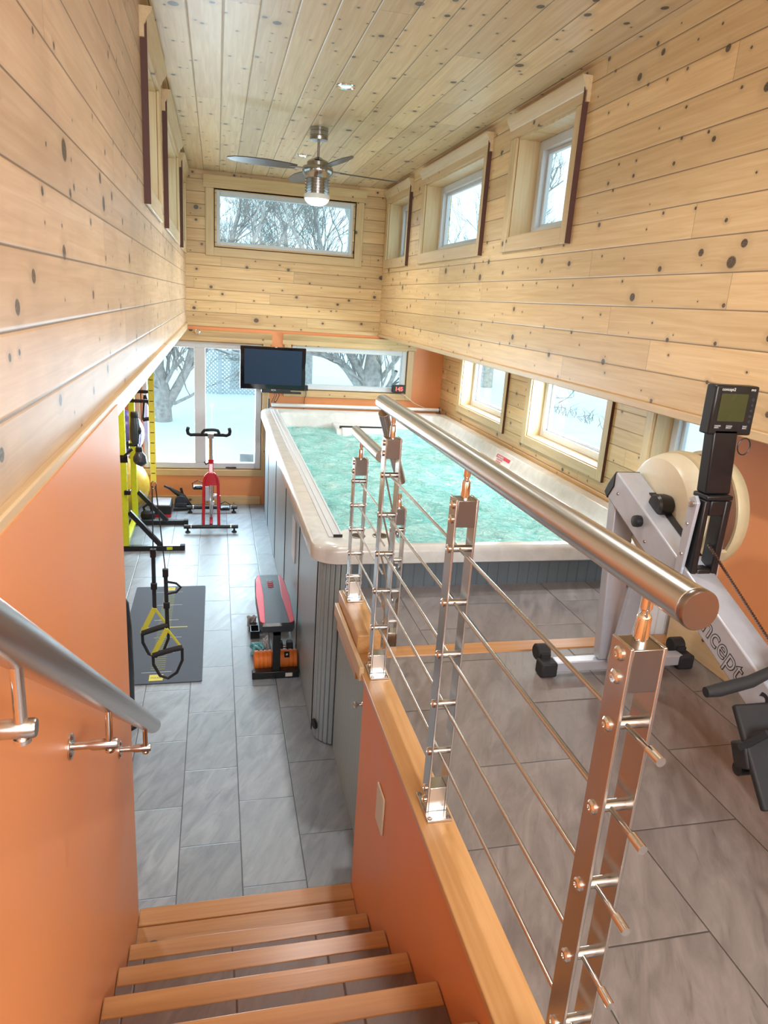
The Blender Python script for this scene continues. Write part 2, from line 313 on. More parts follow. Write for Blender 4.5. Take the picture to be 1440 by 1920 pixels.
# ---------------------------------------------------------------- mesh builder
class MB:
    def __init__(s): s.v = []; s.f = []
    def add(s, vs, fs):
        o = len(s.v); s.v += [tuple(x) for x in vs]; s.f += [tuple(i+o for i in f) for f in fs]; return s
    def box(s, x0, x1, y0, y1, z0, z1):
        vs = [(x, y, z) for x in (x0, x1) for y in (y0, y1) for z in (z0, z1)]
        return s.add(vs, [(0, 1, 3, 2), (4, 6, 7, 5), (0, 4, 5, 1), (2, 3, 7, 6), (0, 2, 6, 4), (1, 5, 7, 3)])
    def obox(s, c, ax, hx):
        """box by centre, three axes, three half sizes"""
        c = Vector(c); vs = []
        for i in (-1, 1):
            for j in (-1, 1):
                for k in (-1, 1): vs.append(c + ax[0]*i*hx[0] + ax[1]*j*hx[1] + ax[2]*k*hx[2])
        return s.add(vs, [(0, 1, 3, 2), (4, 6, 7, 5), (0, 4, 5, 1), (2, 3, 7, 6), (0, 2, 6, 4), (1, 5, 7, 3)])
    def bar(s, p0, p1, w, h, up=(0, 0, 1)):
        p0, p1 = Vector(p0), Vector(p1); d = (p1-p0); L = d.length; d.normalize()
        a = d.cross(Vector(up)); 
        if a.length < 1e-4: a = d.cross(Vector((1, 0, 0)))
        a.normalize(); b = a.cross(d)
        return s.obox((p0+p1)/2, (d, a, b), (L/2, w/2, h/2))
    def tube(s, pts, r, n=12, caps=True, closed=False):
        pts = [Vector(p) for p in pts]; m = len(pts)
        rs = r if isinstance(r, (list, tuple)) else [r]*m
        rings = []; prev = None
        for i, p in enumerate(pts):
            if closed: d = pts[(i+1) % m]-pts[i-1]
            else: d = pts[min(i+1, m-1)]-pts[max(i-1, 0)]
            if d.length < 1e-9: d = Vector((0, 0, 1))
            d.normalize()
            if prev is None:
                a = d.cross(Vector((0, 0, 1)))
                if a.length < 1e-3: a = d.cross(Vector((1, 0, 0)))
            else: a = prev - d*prev.dot(d)
            a.normalize(); prev = a.copy(); b = d.cross(a)
            rings.append([p + (a*math.cos(2*math.pi*j/n) + b*math.sin(2*math.pi*j/n))*rs[i] for j in range(n)])
        vs = [v for rg in rings for v in rg]; fs = []
        for i in range(m if closed else m-1):
            i2 = (i+1) % m
            for j in range(n):
                j2 = (j+1) % n; fs.append((i*n+j, i*n+j2, i2*n+j2, i2*n+j))
        if caps and not closed:
            fs.append(tuple(range(n-1, -1, -1))); fs.append(tuple((m-1)*n+j for j in range(n)))
        return s.add(vs, fs)
    def cyl(s, p0, p1, r0, r1=None, n=24): return s.tube([p0, p1], [r0, r0 if r1 is None else r1], n)
    def lathe(s, c, prof, axis='Z', n=32):
        """prof = [(radius, height)] round an axis through c"""
        c = Vector(c); ax = {'X': (Vector((0, 1, 0)), Vector((0, 0, 1)), Vector((1, 0, 0))), 'Y': (Vector((0, 0, 1)), Vector((1, 0, 0)), Vector((0, 1, 0))),
              'Z': (Vector((1, 0, 0)), Vector((0, 1, 0)), Vector((0, 0, 1)))}[axis]
        vs = []; m = len(prof)
        for r, h in prof:
            for j in range(n):
                t = 2*math.pi*j/n; vs.append(c + ax[0]*r*math.cos(t) + ax[1]*r*math.sin(t) + ax[2]*h)
        fs = []
        for i in range(m-1):
            for j in range(n):
                j2 = (j+1) % n; fs.append((i*n+j, i*n+j2, (i+1)*n+j2, (i+1)*n+j))
        if prof[0][0] > 1e-6: fs.append(tuple(range(n-1, -1, -1)))
        if prof[-1][0] > 1e-6: fs.append(tuple((m-1)*n+j for j in range(n)))
        return s.add(vs, fs)
    def prism(s, poly, axis, a, b):
        """poly 2-D in the plane of the other two axes (in x,y,z order) pushed from a to b along axis"""
        n = len(poly); vs = []
        for h in (a, b):
            for p, q in poly:
                vs.append({'X': (h, p, q), 'Y': (p, h, q), 'Z': (p, q, h)}[axis])
        fs = [tuple(range(n-1, -1, -1)), tuple(range(n, 2*n))]
        for i in range(n): fs.append((i, (i+1) % n, n+(i+1) % n, n+i))
        return s.add(vs, fs)
    def sphere(s, c, r, n=24, sz=1.0):
        m = n//2; prof = [(max(1e-5, r*math.sin(math.pi*i/m)), -r*sz*math.cos(math.pi*i/m)) for i in range(m+1)]
        prof = [(0.0005 if p[0] < 0.0005 else p[0], p[1]) for p in prof]
        return s.lathe(c, prof, 'Z', n)
    def build(s, name, mat, parent=None, bevel=0.0, seg=2, smooth=35, label=None):
        me = bpy.data.meshes.new(name)
        off = Vector((0, 0, 0)); p = parent
        while p is not None: off += p.location; p = p.parent
        me.from_pydata([tuple(Vector(v)-off) for v in s.v], [], s.f)
        bm = bmesh.new(); bm.from_mesh(me); bmesh.ops.recalc_face_normals(bm, faces=bm.faces); bm.to_mesh(me); bm.free()
        mats = mat if isinstance(mat, (list, tuple)) else [mat]
        for x in mats: me.materials.append(M[x] if isinstance(x, str) else x)
        o = bpy.data.objects.new(name, me); C.objects.link(o)
        if parent is not None: o.parent = parent
        if smooth:
            for pl in me.polygons: pl.use_smooth = True
            me.set_sharp_from_angle(angle=R(smooth))
        if bevel:
            b = o.modifiers.new('bevel', 'BEVEL'); b.width = bevel; b.segments = seg; b.limit_method = 'ANGLE'; b.angle_limit = R(40)
            b.harden_normals = False
        if label: o['label'] = label
        return o

def thing(name, label, cat, loc, group=None):
    o = bpy.data.objects.new(name, None); C.objects.link(o); o.location = loc; o.empty_display_size = 0.1
    o['label'] = label; o['category'] = cat
    if group: o['group'] = group
    return o
def tag(o, label, cat, group=None, kind=None):
    o['label'] = label; o['category'] = cat
    if group: o['group'] = group
    if kind: o['kind'] = kind
    return o
def struct(o, label=None, cat=None):
    o['kind'] = 'structure'
    if label: o['label'] = label
    if cat: o['category'] = cat
    return o
def copy_tree(o, parent=None):
    c = o.copy(); C.objects.link(c); c.parent = parent
    for ch in list(o.children): copy_tree(ch, c)
    return c
def text(name, body, size, mat, mwm, parent=None, ext=0.0006, off=0.0, align='LEFT', shear=0.0):
    cu = bpy.data.curves.new(name, 'FONT'); cu.body = body; cu.size = size; cu.extrude = ext; cu.offset = off
    cu.align_x = align; cu.shear = shear; cu.materials.append(M[mat])
    tmp = bpy.data.objects.new(name, cu); C.objects.link(tmp); dg = bpy.context.evaluated_depsgraph_get()
    me = bpy.data.meshes.new_from_object(tmp.evaluated_get(dg)); bpy.data.objects.remove(tmp, do_unlink=True); me.name = name
    o = bpy.data.objects.new(name, me); C.objects.link(o)
    off_ = Vector((0, 0, 0)); p = parent
    while p is not None: off_ += p.location; p = p.parent
    m = mwm.copy(); m.translation = m.translation - off_
    if parent: o.parent = parent
    o.matrix_local = m
    return o
def basis(right, up, at):
    r = Vector(right).normalized(); u = Vector(up).normalized(); n = r.cross(u)
    return Matrix(((r.x, u.x, n.x, at[0]), (r.y, u.y, n.y, at[1]), (r.z, u.z, n.z, at[2]), (0, 0, 0, 1)))

# ---------------------------------------------------------------- room shell
XL, XR, XO, XW, YF, ZC, ZS = -0.324, 1.83, 2.64, 0.557, 8.23, 3.60, 2.05
ZL, ZP = 1.008, 0.960      # upper landing, pool-side landing
YB = -1.9                  # unseen end behind the viewer, opened for the fill lamp
def wall_holes(lo, hi, zlo, zhi, holes, fn):
    """split a wall rectangle into boxes round rectangular holes [(a0,a1,z0,z1)]"""
    cuts = sorted(set([lo, hi]+[h for q in holes for h in q[:2]]))
    for a, b in zip(cuts[:-1], cuts[1:]):
        m = (a+b)/2; hs = sorted([(q[2], q[3]) for q in holes if q[0] < m < q[1]])
        z = zlo
        for h0, h1 in hs:
            if h0 > z: fn(a, b, z, h0)
            z = max(z, h1)
        if z < zhi: fn(a, b, z, zhi)

UW = [(3.78, 4.56), (5.12, 6.62), (7.20, 8.05)]     # upper side windows, along Y
UZ = (2.855, 3.44)
LW = [(6.25, 7.48), (4.41, 5.67), (2.72, 3.85)]       # lower right windows
LZ = (1.37, 1.93)

b = MB(); wall_holes(YB, YF+0.3, ZS+0.0, ZC+0.1, [(a, c, *UZ) for a, c in UW], lambda a, c, z0, z1: b.box(XL-0.22, XL, a, c, z0, z1))
struct(b.build('wall_left', 'pine_left', smooth=0), 'pine boarded upper wall on the left with three deep windows', 'wall')
b = MB(); wall_holes(YB, YF+0.3, ZS, ZC+0.1, [(a, c, *UZ) for a, c in UW], lambda a, c, z0, z1: b.box(XR, XR+0.24, a, c, z0, z1))
struct(b.build('wall_right', 'pine_right', smooth=0), 'pine boarded upper wall on the right with three deep windows', 'wall')
b = MB(); wall_holes(XL-0.22, XR+0.24, ZS, ZC+0.1, [(0.0, 1.465, 2.885, 3.42)], lambda a, c, z0, z1: b.box(a, c, YF, YF+0.26, z0, z1))
struct(b.build('wall_far_upper', 'pine_far', smooth=0), 'pine boarded upper end wall around the wide window', 'wall')
b = MB(); wall_holes(-1.45, XO+0.2, -0.1, ZS, [(-0.80, 0.50, 0.43, 1.87), (0.84, 2.19, 1.385, 1.90)], lambda a, c, z0, z1: b.box(a, c, YF, YF+0.26, z0, z1))
struct(b.build('wall_far_lower', 'orange', smooth=0), 'orange painted lower end wall', 'wall')
b = MB(); b.box(XL-0.22, XR+0.24, YB, YF+0.3, ZC, ZC+0.1)
struct(b.build('ceiling', 'pine_ceil', smooth=0), 'knotty pine board ceiling', 'ceiling')
b = MB(); b.box(-1.45, XL-0.001, 2.36, YF, ZS, ZS+0.1)
struct(b.build('ceiling_left', 'orange', smooth=0), 'low orange soffit over the exercise area', 'ceiling')
b = MB(); b.box(XR+0.001, XO+0.2, YB, YF, ZS, ZS+0.1)
struct(b.build('ceiling_right', 'orange', smooth=0), 'low soffit over the pool', 'ceiling')
b = MB(); wall_holes(2.58, YF+0.1, 0.0, ZS, [(a, c, *LZ) for a, c in LW], lambda a, c, z0, z1: b.box(XO, XO+0.20, a, c, z0, z1))
struct(b.build('wall_right_lower', 'pine_low', smooth=0), 'pine boarded lower wall with windows beside the pool', 'wall')
b = MB(); b.box(2.05, XO+0.20, YB, 2.58, 0.0, ZS)
struct(b.build('wall_landing', 'orange', smooth=0), 'orange wall on the right of the landing', 'wall')
b = MB(); b.box(-1.45, -1.33, 2.36, YF, 0, ZS)
struct(b.build('wall_exercise', 'orange', smooth=0), 'orange wall beyond the exercise gear', 'wall')
b = MB(); b.box(-1.45, -0.305, YB, 2.36, -0.1, ZS-0.01)
struct(b.build('wall_stair_left', 'orange', smooth=0), 'orange wall on the left of the stairs', 'wall')
b = MB(); b.box(0.557, 0.72, YB, 2.385, -0.1, 0.998)
struct(b.build('wall_stair_right', 'orange', smooth=0), 'orange half wall below the steel railing', 'wall')
b = MB(); b.box(-1.45, XO+0.2, 0.0, YF+0.2, -0.12, 0.0)
struct(b.build('floor', 'floor_low', smooth=0), 'grey slate look tile floor of the lower room', 'floor')
b = MB(); b.box(0.648, 2.05, YB, 2.52, 0.86, ZL)
struct(b.build('floor_landing', 'floor_up', smooth=0), 'brown grey slate tile floor of the upper landing', 'floor')
b = MB(); b.box(0.66, XO, 2.61, 3.38, 0.82, ZP)
struct(b.build('floor_poolside', 'floor_pool', smooth=0), 'slate tile floor strip in front of the pool', 'floor')
b = MB(); b.box(-0.304, 0.556, YB, 0.815, 0.8, 1.098)
struct(b.build('floor_stairhead', 'floor_up', smooth=0), 'tiled stair head', 'floor')
# unseen back wall, its opening added and placed for the rear fill lamp
b = MB(); wall_holes(XL-0.22, XO+0.2, 0.9, ZC+0.1, [(-0.4, 1.9, 2.55, 3.5)], lambda a, c, z0, z1: b.box(a, c, YB-0.15, YB, z0, z1))
struct(b.build('wall_back', 'pine_far', smooth=0), 'pine wall behind the stair head', 'wall')
# trims
b = MB(); b.box(XL-0.015, XL+0.016, 2.30-4.2, YF, 1.996, 2.062)
struct(b.build('trim_1', 'trim_y', bevel=0.004), 'pine edge board along the foot of the left upper wall', 'trim')
b = MB(); b.box(XR-0.014, XR+0.03, YB, YF, 2.028, 2.062)
struct(b.build('trim_2', 'trim_y', bevel=0.004), 'pine edge board along the foot of the right upper wall', 'trim')
b = MB(); b.box(XL, XR, YF-0.014, YF, 2.035, 2.075)
struct(b.build('trim_3', 'trim_x', bevel=0.004), 'pine edge strip under the upper end wall', 'trim')
b = MB(); b.box(-1.2, 0.50, YF-0.02, YF, 0.0, 0.108)
struct(b.build('baseboard_far', 'trim_x', bevel=0.004), 'pine baseboard below the big window', 'baseboard')
b = MB(); b.box(2.02, 2.05, YB, 2.58, ZL, ZL+0.125)
struct(b.build('baseboard_landing', 'trim_y', bevel=0.004), 'pine baseboard of the landing wall', 'baseboard')
b = MB(); b.box(0.648, 2.05, 2.52, 2.61, 0.86, ZL+0.004)
struct(b.build('trim_4', 'nosing', bevel=0.006), 'maple edging where the landing drops to the poolside', 'trim')
# half wall caps
b = MB(); b.box(0.545, 0.650, YB, 2.545, 0.999, 1.020)
struct(b.build('trim_5', 'cap', bevel=0.003), 'maple cap of the stair half wall', 'trim')
b = MB(); b.box(0.556, 0.655, 2.546, 3.02, 0.96, 1.10)
struct(b.build('trim_6', 'cap', bevel=0.004), 'raised maple block carrying the last railing post', 'trim')
b = MB(); b.box(0.536, 0.555, 2.386, 3.0, 0.985, 1.045)
struct(b.build('trim_7', 'trim_y', bevel=0.003), 'pale maple board over the grey panel', 'trim')
b = MB(); b.box(0.555, 0.66, 2.546, 3.02, 0.90, 0.958)
struct(b.build('trim_8', 'cap', bevel=0.003), 'maple shelf under the raised block', 'trim')
b = MB(); b.box(XW-0.86, XW, 2.305, 2.39, -0.02, 0.010)
struct(b.build('trim_9', 'nosing', bevel=0.003), 'maple strip on the floor at the stair foot', 'trim')

# grey panelled cupboard side below the caps
pn = thing('access_panel', 'grey beadboard cupboard panel under the landing beside the stair foot', 'panel', (0.63, 2.86, 0))
b = MB(); b.box(0.625, 0.66, 2.386, 3.345, 0.0, 0.899); b.build('panel_board', 'bead_y', pn)
b = MB(); b.lathe((0.625, 2.68, 0.695), [(0.010, 0.0), (0.006, -0.006), (0.005, -0.018), (0.014, -0.026), (0.015, -0.034), (0.008, -0.040), (0.0005, -0.041)], 'X', 20)
b.build('knob', 'chrome', pn)
# white panelled box at the end of the poolside strip
b = MB(); b.box(1.875, XO-0.001, 2.612, 2.70, ZP+0.001, 1.19)
tag(b.build('beadboard_panel', 'bead_w', bevel=0.004), 'short white beadboard panel at the right end of the landing step', 'panel')

# switch plate on the half wall
sp = thing('wall_plate', 'beige blank wall plate low on the orange stair wall', 'wall plate', (0.557, 1.995, 0.71))
b = MB(); b.box(0.549, 0.5565, 1.945, 2.045, 0.635, 0.785); b.build('plate', 'cream', sp, bevel=0.004)

# ---------------------------------------------------------------- stairs
st = thing('staircase', 'short flight of tiled steps with maple nosings between orange walls', 'stairs', (0.126, 1.7, 0))
STEPS = [(2.081, 0.166), (1.828, 0.353), (1.575, 0.540), (1.322, 0.726), (1.070, 0.912)]
for i, (y, z) in enumerate(STEPS):
    z0 = 0.0 if i == 0 else STEPS[i-1][1]
    yb = STEPS[i+1][0]-0.001 if i+1 < len(STEPS) else 0.816
    b = MB(); b.box(-0.303, 0.555, yb-0.02, y-0.012, 0.001, z-0.002); s = b.build('step', 'tread', st, smooth=0)
    b = MB(); b.box(-0.303, 0.555, y-0.068, y, z-0.024, z); b.build('nosing', 'nosing', s, bevel=0.004)
b = MB(); b.box(-0.303, 0.555, 2.225, 2.303, -0.010, 0.004); b.build('bottom_board', 'nosing', st, bevel=0.002)

# ---------------------------------------------------------------- windows
def side_window(n, X, sgn, y0, y1, z0, z1, depth, casing=0.085, crown=True, fr=0.055, sill_lift=0.0, slider=True):
    """window in a wall whose room face is X; sgn +1 = outside is +X"""
    e = bpy.data.objects.new('window_%d' % n, None); C.objects.link(e); e.location = (X, (y0+y1)/2, z0); e['kind'] = 'structure'
    xo = X + sgn*depth
    lo, hi = sorted((X, xo))
    b = MB(); t = 0.012
    b.box(lo, hi, y0, y0+t, z0, z1); b.box(lo, hi, y1-t, y1, z0, z1)
    b.box(lo, hi, y0+t, y1-t, z0, z0+t); b.box(lo, hi, y0+t, y1-t, z1-t, z1)
    b.build('jamb', 'trim_zy', e)
    c0, c1 = sorted((X, X - sgn*0.02))
    b = MB(); k = casing
    b.box(c0, c1, y0-k, y0+0.004, z0-k, z1+(0 if crown else k)); b.box(c0, c1, y1-0.004, y1+k, z0-k, z1+(0 if crown else k))
    b.build('side_casing', 'trim_zy', e, bevel=0.005)
    b = MB(); b.box(c0, c1, y0, y1, z0-k, z0+0.004)
    if not crown: b.box(c0, c1, y0, y1, z1-0.004, z1+k)
    b.build('bottom_casing', 'trim_y', e, bevel=0.005)
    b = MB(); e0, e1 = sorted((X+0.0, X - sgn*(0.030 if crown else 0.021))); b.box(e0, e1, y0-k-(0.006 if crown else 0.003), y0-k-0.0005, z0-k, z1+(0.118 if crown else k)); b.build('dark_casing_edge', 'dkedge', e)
    if crown:
        b = MB(); q = lambda w: X - sgn*w
        prof = [(q(0), z1), (q(0.02), z1), (q(0.02), z1+0.05), (q(0.026), z1+0.056), (q(0.032), z1+0.075), (q(0.05), z1+0.098), (q(0.055), z1+0.118), (q(0), z1+0.118)]
        b.prism([(p[0], p[1]) for p in prof], 'Y', y0-k-0.02, y1+k+0.02)
        b.build('head_casing', 'trim_y', e)
    b = MB(); f0, f1 = sorted((xo-sgn*0.012, xo+sgn*0.06)); w = fr
    b.box(f0, f1, y0+t, y0+t+w, z0+t, z1-t); b.box(f0, f1, y1-t-w, y1-t, z0+t, z1-t)
    b.box(f0, f1, y0+t+w, y1-t-w, z0+t, z0+t+w); b.box(f0, f1, y0+t+w, y1-t-w, z1-t-w, z1-t)
    b.build('window_frame', 'vinyl', e, bevel=0.004)
    g0, g1 = sorted((xo+sgn*0.022, xo+sgn*0.050)); w2 = w+0.022
    b = MB()
    b.box(g0, g1, y0+t+w, y0+t+w2, z0+t+w, z1-t-w); b.box(g0, g1, y1-t-w2, y1-t-w, z0+t+w, z1-t-w)
    b.box(g0, g1, y0+t+w2, y1-t-w2, z0+t+w, z0+t+w2); b.box(g0, g1, y0+t+w2, y1-t-w2, z1-t-w2, z1-t-w)
    b.build('sash', 'vinyl', e, bevel=0.003)
    b = MB(); b.box(xo+sgn*0.034, xo+sgn*0.038, y0+t+w2-0.004, y1-t-w2+0.004, z0+t+w2-0.004, z1-t-w2+0.004)
    b.build('glass_pane', 'glass', e)
    return e
def end_window(n, x0, x1, z0, z1, k=0.085, crown=True, mull=(), fr=0.055, depth=0.03, headmat='trim_x'):
    e = bpy.data.objects.new('window_%d' % n, None); C.objects.link(e); e.location = ((x0+x1)/2, YF, z0); e['kind'] = 'structure'
    b = MB(); c0, c1 = YF-0.02, YF; t = 0.012
    b.box(x0-k, x0+0.004, c0, c1, z0-k, z1); b.box(x1-0.004, x1+k, c0, c1, z0-k, z1)
    b.build('side_casing', 'trim_z', e, bevel=0.005)
    b = MB(); b.box(x0, x1, c0, c1, z0-k, z0+0.004); b.build('bottom_casing', 'trim_x', e, bevel=0.005)
    b = MB()
    h = 0.118
    prof = [(YF, z1), (YF-0.02, z1), (YF-0.02, z1+0.05), (YF-0.026, z1+0.056), (YF-0.032, z1+0.075), (YF-0.05, z1+0.095), (YF-0.055, z1+h), (YF, z1+h)]
    b.prism([(p[0], p[1]) for p in prof], 'X', x0-k-0.02, x1+k+0.02)
    b.build('head_casing', 'trim_x', e)
    yo = YF+depth
    b = MB(); b.box(x0, x0+t, YF, yo, z0, z1); b.box(x1-t, x1, YF, yo, z0, z1); b.box(x0+t, x1-t, YF, yo, z0, z0+t); b.box(x0+t, x1-t, YF, yo, z1-t, z1)
    b.build('jamb', 'trim_z', e)
    b = MB(); f0, f1 = yo-0.02, yo+0.06; w = fr
    b.box(x0+t, x0+t+w, f0, f1, z0+t, z1-t); b.box(x1-t-w, x1-t, f0, f1, z0+t, z1-t)
    b.box(x0+t+w, x1-t-w, f0, f1, z0+t, z0+t+w); b.box(x0+t+w, x1-t-w, f0, f1, z1-t-w, z1-t)
    for m0, m1 in mull: b.box(m0, m1, f0, f1, z0+t+w, z1-t-w)
    b.build('window_frame', 'vinyl', e, bevel=0.005)
    b = MB(); b.box(x0+t+w-0.004, x1-t-w+0.004, yo+0.018, yo+0.022, z0+t+w-0.004, z1-t-w+0.004); b.build('glass_pane', 'glass', e)
    return e
n = 1
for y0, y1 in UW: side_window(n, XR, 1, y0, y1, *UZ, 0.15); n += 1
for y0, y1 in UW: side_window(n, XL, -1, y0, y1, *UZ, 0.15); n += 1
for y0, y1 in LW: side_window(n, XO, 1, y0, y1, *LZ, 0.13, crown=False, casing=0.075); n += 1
end_window(n, -0.03, 1.495, 2.855, 3.44); n += 1
end_window(n, 0.82, 2.20, 1.375, 1.885, k=0.075); n += 1
dw = end_window(n, -0.83, 0.51, 0.42, 1.875, k=0.075, mull=((-0.245, -0.125),), fr=0.065)
b = MB(); b.box(0.10, 0.22, YF+0.0, YF+0.012, 0.438, 0.450); b.bar((0.14, YF-0.004, 0.446), (0.21, YF-0.014, 0.452), 0.012, 0.008); b.build('crank_handle', 'blackm', dw)
b = MB(); b.box(0.26, 0.42, YF+0.06, YF+0.07, 0.50, 0.60); b.build('corner_pane_marker', 'lattice', dw)

# ---------------------------------------------------------------- railing
rl = thing('cable_railing', 'stainless steel railing with five posts and thin rods along the landing edge', 'railing', (0.60, 1.6, 1.02))
def post(x, y, z0, z1, holes, stem_top, gap=0.048, pw=0.051, lean=0.0, plate=True):
    t = 0.006; g = gap/2
    b = MB()
    if plate: b.box(x-0.036, x+0.036, y-0.062, y+0.062, z0, z0+0.008)
    b.box(x-g, x+g, y-pw*0.48, y+pw*0.48, z0+0.008, z0+0.085)
    p = b.build('post', 'steel', rl, bevel=0.0015)
    b = MB(); b.box(x-g-0.0005, x+g+0.0005, y-pw*0.49, y+pw*0.49, z1-0.072, z1-0.002); b.build('top_block', 'steel_d', p, bevel=0.0015)
    for s in (-1, 1):
        b = MB(); xa, xb = sorted((x+s*g, x+s*(g+t))); b.box(xa, xb, y-pw/2, y+pw/2, z0+0.0085, z1); b.build('flat_bar', 'steel', p, bevel=0.0012)
    for z in [z1-0.019, z1-0.057, z0+0.070, z0+0.032] + list(holes):
        for s in (-1, 1):
            b = MB(); b.lathe((x+s*(g+t), y, z), [(0.0115, 0), (0.0115, s*0.003), (0.008, s*0.006), (0.0045, s*0.006), (0.004, s*0.004), (0.0005, s*0.004)], 'X', 20); b.build('bolt', 'chrome', p)
    for z in holes:
        b = MB(); b.cyl((x-g, y, z), (x+g, y, z), 0.0095, n=20); b.build('spacer', 'steel', p)
    b = MB(); L = stem_top - z1
    b.lathe((x, y, z1), [(0.0115, -0.002), (0.0108, L*0.52), (0.0095, L*0.56), (0.0062, L*0.60), (0.0062, L*0.66), (0.0092, L*0.70), (0.0092, L*0.90), (0.0085, L)], 'Z', 20)
    b.build('stem', 'chrome', p)
    if plate:
        for sx in (-1, 1):
            for sy in (-1, 1):
                b = MB(); b.lathe((x+sx*0.027, y+sy*0.052, z0+0.008), [(0.007, 0), (0.006, 0.002), (0.0035, 0.0022), (0.0005, 0.0012)], 'Z', 14); b.build('screw', 'steel_d', p)
    return p
H1 = [1.812, 1.662, 1.511, 1.362, 1.211]
HR = 2.045
for y in (0.827, 1.612, 2.392): post(0.605, y, 1.0205, 1.948 if y > 1 else 1.950, H1, HR-0.02)
H2 = [1.650, 1.539, 1.428, 1.314, 1.202]
post(0.607, 2.935, 1.1005, 1.752, H2, 1.822)
H3 = [1.505, 1.372, 1.230, 1.090]
post(0.728, 2.69, 0.961, 1.605, H3, 1.660, gap=0.042, plate=False)
def hand(pts, r, name='handrail'):
    b = MB(); b.tube(pts, r, 40); h = b.build(name, 'steel', rl, bevel=0.0012); return h
h = hand([(0.610, 0.735, HR), (0.610, 2.60, HR)], 0.0282)
b = MB(); b.lathe((0.610, 0.735, HR), [(0.0278, 0.0), (0.0286, -0.002), (0.0286, -0.010), (0.0270, -0.0125), (0.0005, -0.0126)], 'Y', 40); b.build('end_cap', 'steel_d', h)
hand([(0.610, 2.56, 1.842), (0.610, 3.10, 1.842)], 0.0235)
hand([(0.604, 2.545, 2.012), (0.742, 2.745, 1.700)], 0.0215)
def rod(p0, p1, r=0.0046, end=True):
    b = MB(); b.cyl(p0, p1, r, n=12); o = b.build('rod', 'steel', rl)
    if end:
        d = (Vector(p0)-Vector(p1)).normalized(); a = Vector(p0)
        b = MB(); b.tube([a-d*0.004, a+d*0.026], 0.0076, 16)
        b.build('rod_end', 'chrome', o)
for z in H1: rod((0.603, 0.755, z), (0.603, 2.41, z))
for z in H2: rod((0.605, 2.40, z), (0.605, 2.955, z), 0.0036, False)
for z, zz in zip(H1, H3): rod((0.734, 2.712, z-0.33), (0.600, 2.44, z-0.012), 0.0036)

# wall handrail on the stair
wr = thing('wall_handrail', 'thick stainless handrail on the orange stair wall', 'handrail', (-0.305, 1.4, 1.4))
zr = lambda y: 1.575-0.728*(y-1.385)
b = MB(); b.tube([(-0.225, -0.35, zr(-0.35)), (-0.225, 2.30, zr(2.30))], 0.0285, 40); b.build('rail_tube', 'steel', wr, bevel=0.002)
for y, z in ((-0.25, zr(-0.25)-0.115), (0.795, 1.892), (1.395, 1.457), (2.06, 0.982)):
    b = MB(); b.lathe((-0.3045, y, z), [(0.028, 0), (0.028, 0.003), (0.026, 0.005), (0.0085, 0.005)], 'X', 28)
    b.lathe((-0.3045, y, z), [(0.0085, 0.004), (0.0085, 0.030), (0.0085, 0.038), (0.012, 0.046), (0.012, 0.093), (0.0105, 0.096)], 'X', 24)
    k = b.build('bracket', 'steel', wr)
    b = MB(); b.tube([(-0.225, y, z-0.018), (-0.225, y, zr(y)-0.030)], 0.0075, 20); b.lathe((-0.225, y, z-0.018), [(0.010, 0.0), (0.010, 0.006)], 'Z', 20); b.build('bracket_stem', 'chrome', k)
    for a in (90, 210, 330):
        b = MB(); b.lathe((-0.2995, y+0.019*math.cos(R(a)), z+0.019*math.sin(R(a))), [(0.0055, 0), (0.0035, 0.002), (0.0005, 0.002)], 'X', 12); b.build('screw', 'steel_d', k)

# ---------------------------------------------------------------- swim spa
spa = thing('swim_spa', 'long grey swim spa with pale acrylic rim standing beside the steps', 'swim spa', (1.55, 5.6, 0))
def rrect(x0, x1, y0, y1, r, n=10):
    pts = []
    for cx, cy, a0 in ((x1-r, y1-r, 0), (x0+r, y1-r, 90), (x0+r, y0+r, 180), (x1-r, y0+r, 270)):
        for i in range(n+1):
            t = R(a0+90*i/n); pts.append((cx+r*math.cos(t), cy+r*math.sin(t)))
    return pts
def ring_stack(levels):
    """levels: list of (loop2d, z); all loops same count"""
    b = MB(); n = len(levels[0][0]); vs = []
    for lp, z in levels: vs += [(p[0], p[1], z) for p in lp]
    fs = []
    for i in range(len(levels)-1):
        for j in range(n):
            j2 = (j+1) % n; fs.append((i*n+j, i*n+j2, (i+1)*n+j2, (i+1)*n+j))
    b.add(vs, fs); return b
SX0, SX1, SY0, SY1 = 0.475, 2.625, 3.33, 7.98
# skirt
b = MB(); b.box(0.545, 0.552, 3.52, 7.9, 0.01, 1.10); b.box(0.531, 0.545, 3.54, 7.88, 0.01, 1.098); b.build('side_skirt', 'skirt_y', spa)
for y in (3.535, 4.40, 5.38, 6.36, 7.34, 7.88):
    b = MB(); b.box(0.527, 0.5315, y-0.006, y+0.006, 0.012, 1.097); b.build('skirt_joint', 'dgap', spa)
b = MB(); b.box(0.68, 2.60, 3.365, 3.40, 0.01, 1.10); b.build('front_skirt', 'skirt_x', spa)
b = MB(); b.box(0.60, 2.55, 7.85, 7.9, 0.01, 1.1); b.box(2.52, 2.60, 3.40, 7.9, 0.01, 1.1); b.build('rear_skirt', 'skirt_x', spa)
b = MB(); pts = []
for i in range(9):
    t = R(180+90*i/8); pts.append((0.685+0.155*math.cos(t), 3.515+0.155*math.sin(t)))
for i in range(8):
    (ax, ay), (bx, by) = pts[i], pts[i+1]; d = Vector((bx-ax, by-ay, 0)); L = d.length; d.normalize(); nrm = Vector((d.y, -d.x, 0))
    c = Vector(((ax+bx)/2, (ay+by)/2, 0.555)); b.obox(c-nrm*0.008, (d, nrm, Vector((0, 0, 1))), (L/2-0.0025, 0.010, 0.545))
cn = b.build('corner_post', 'corner', spa, bevel=0.003)
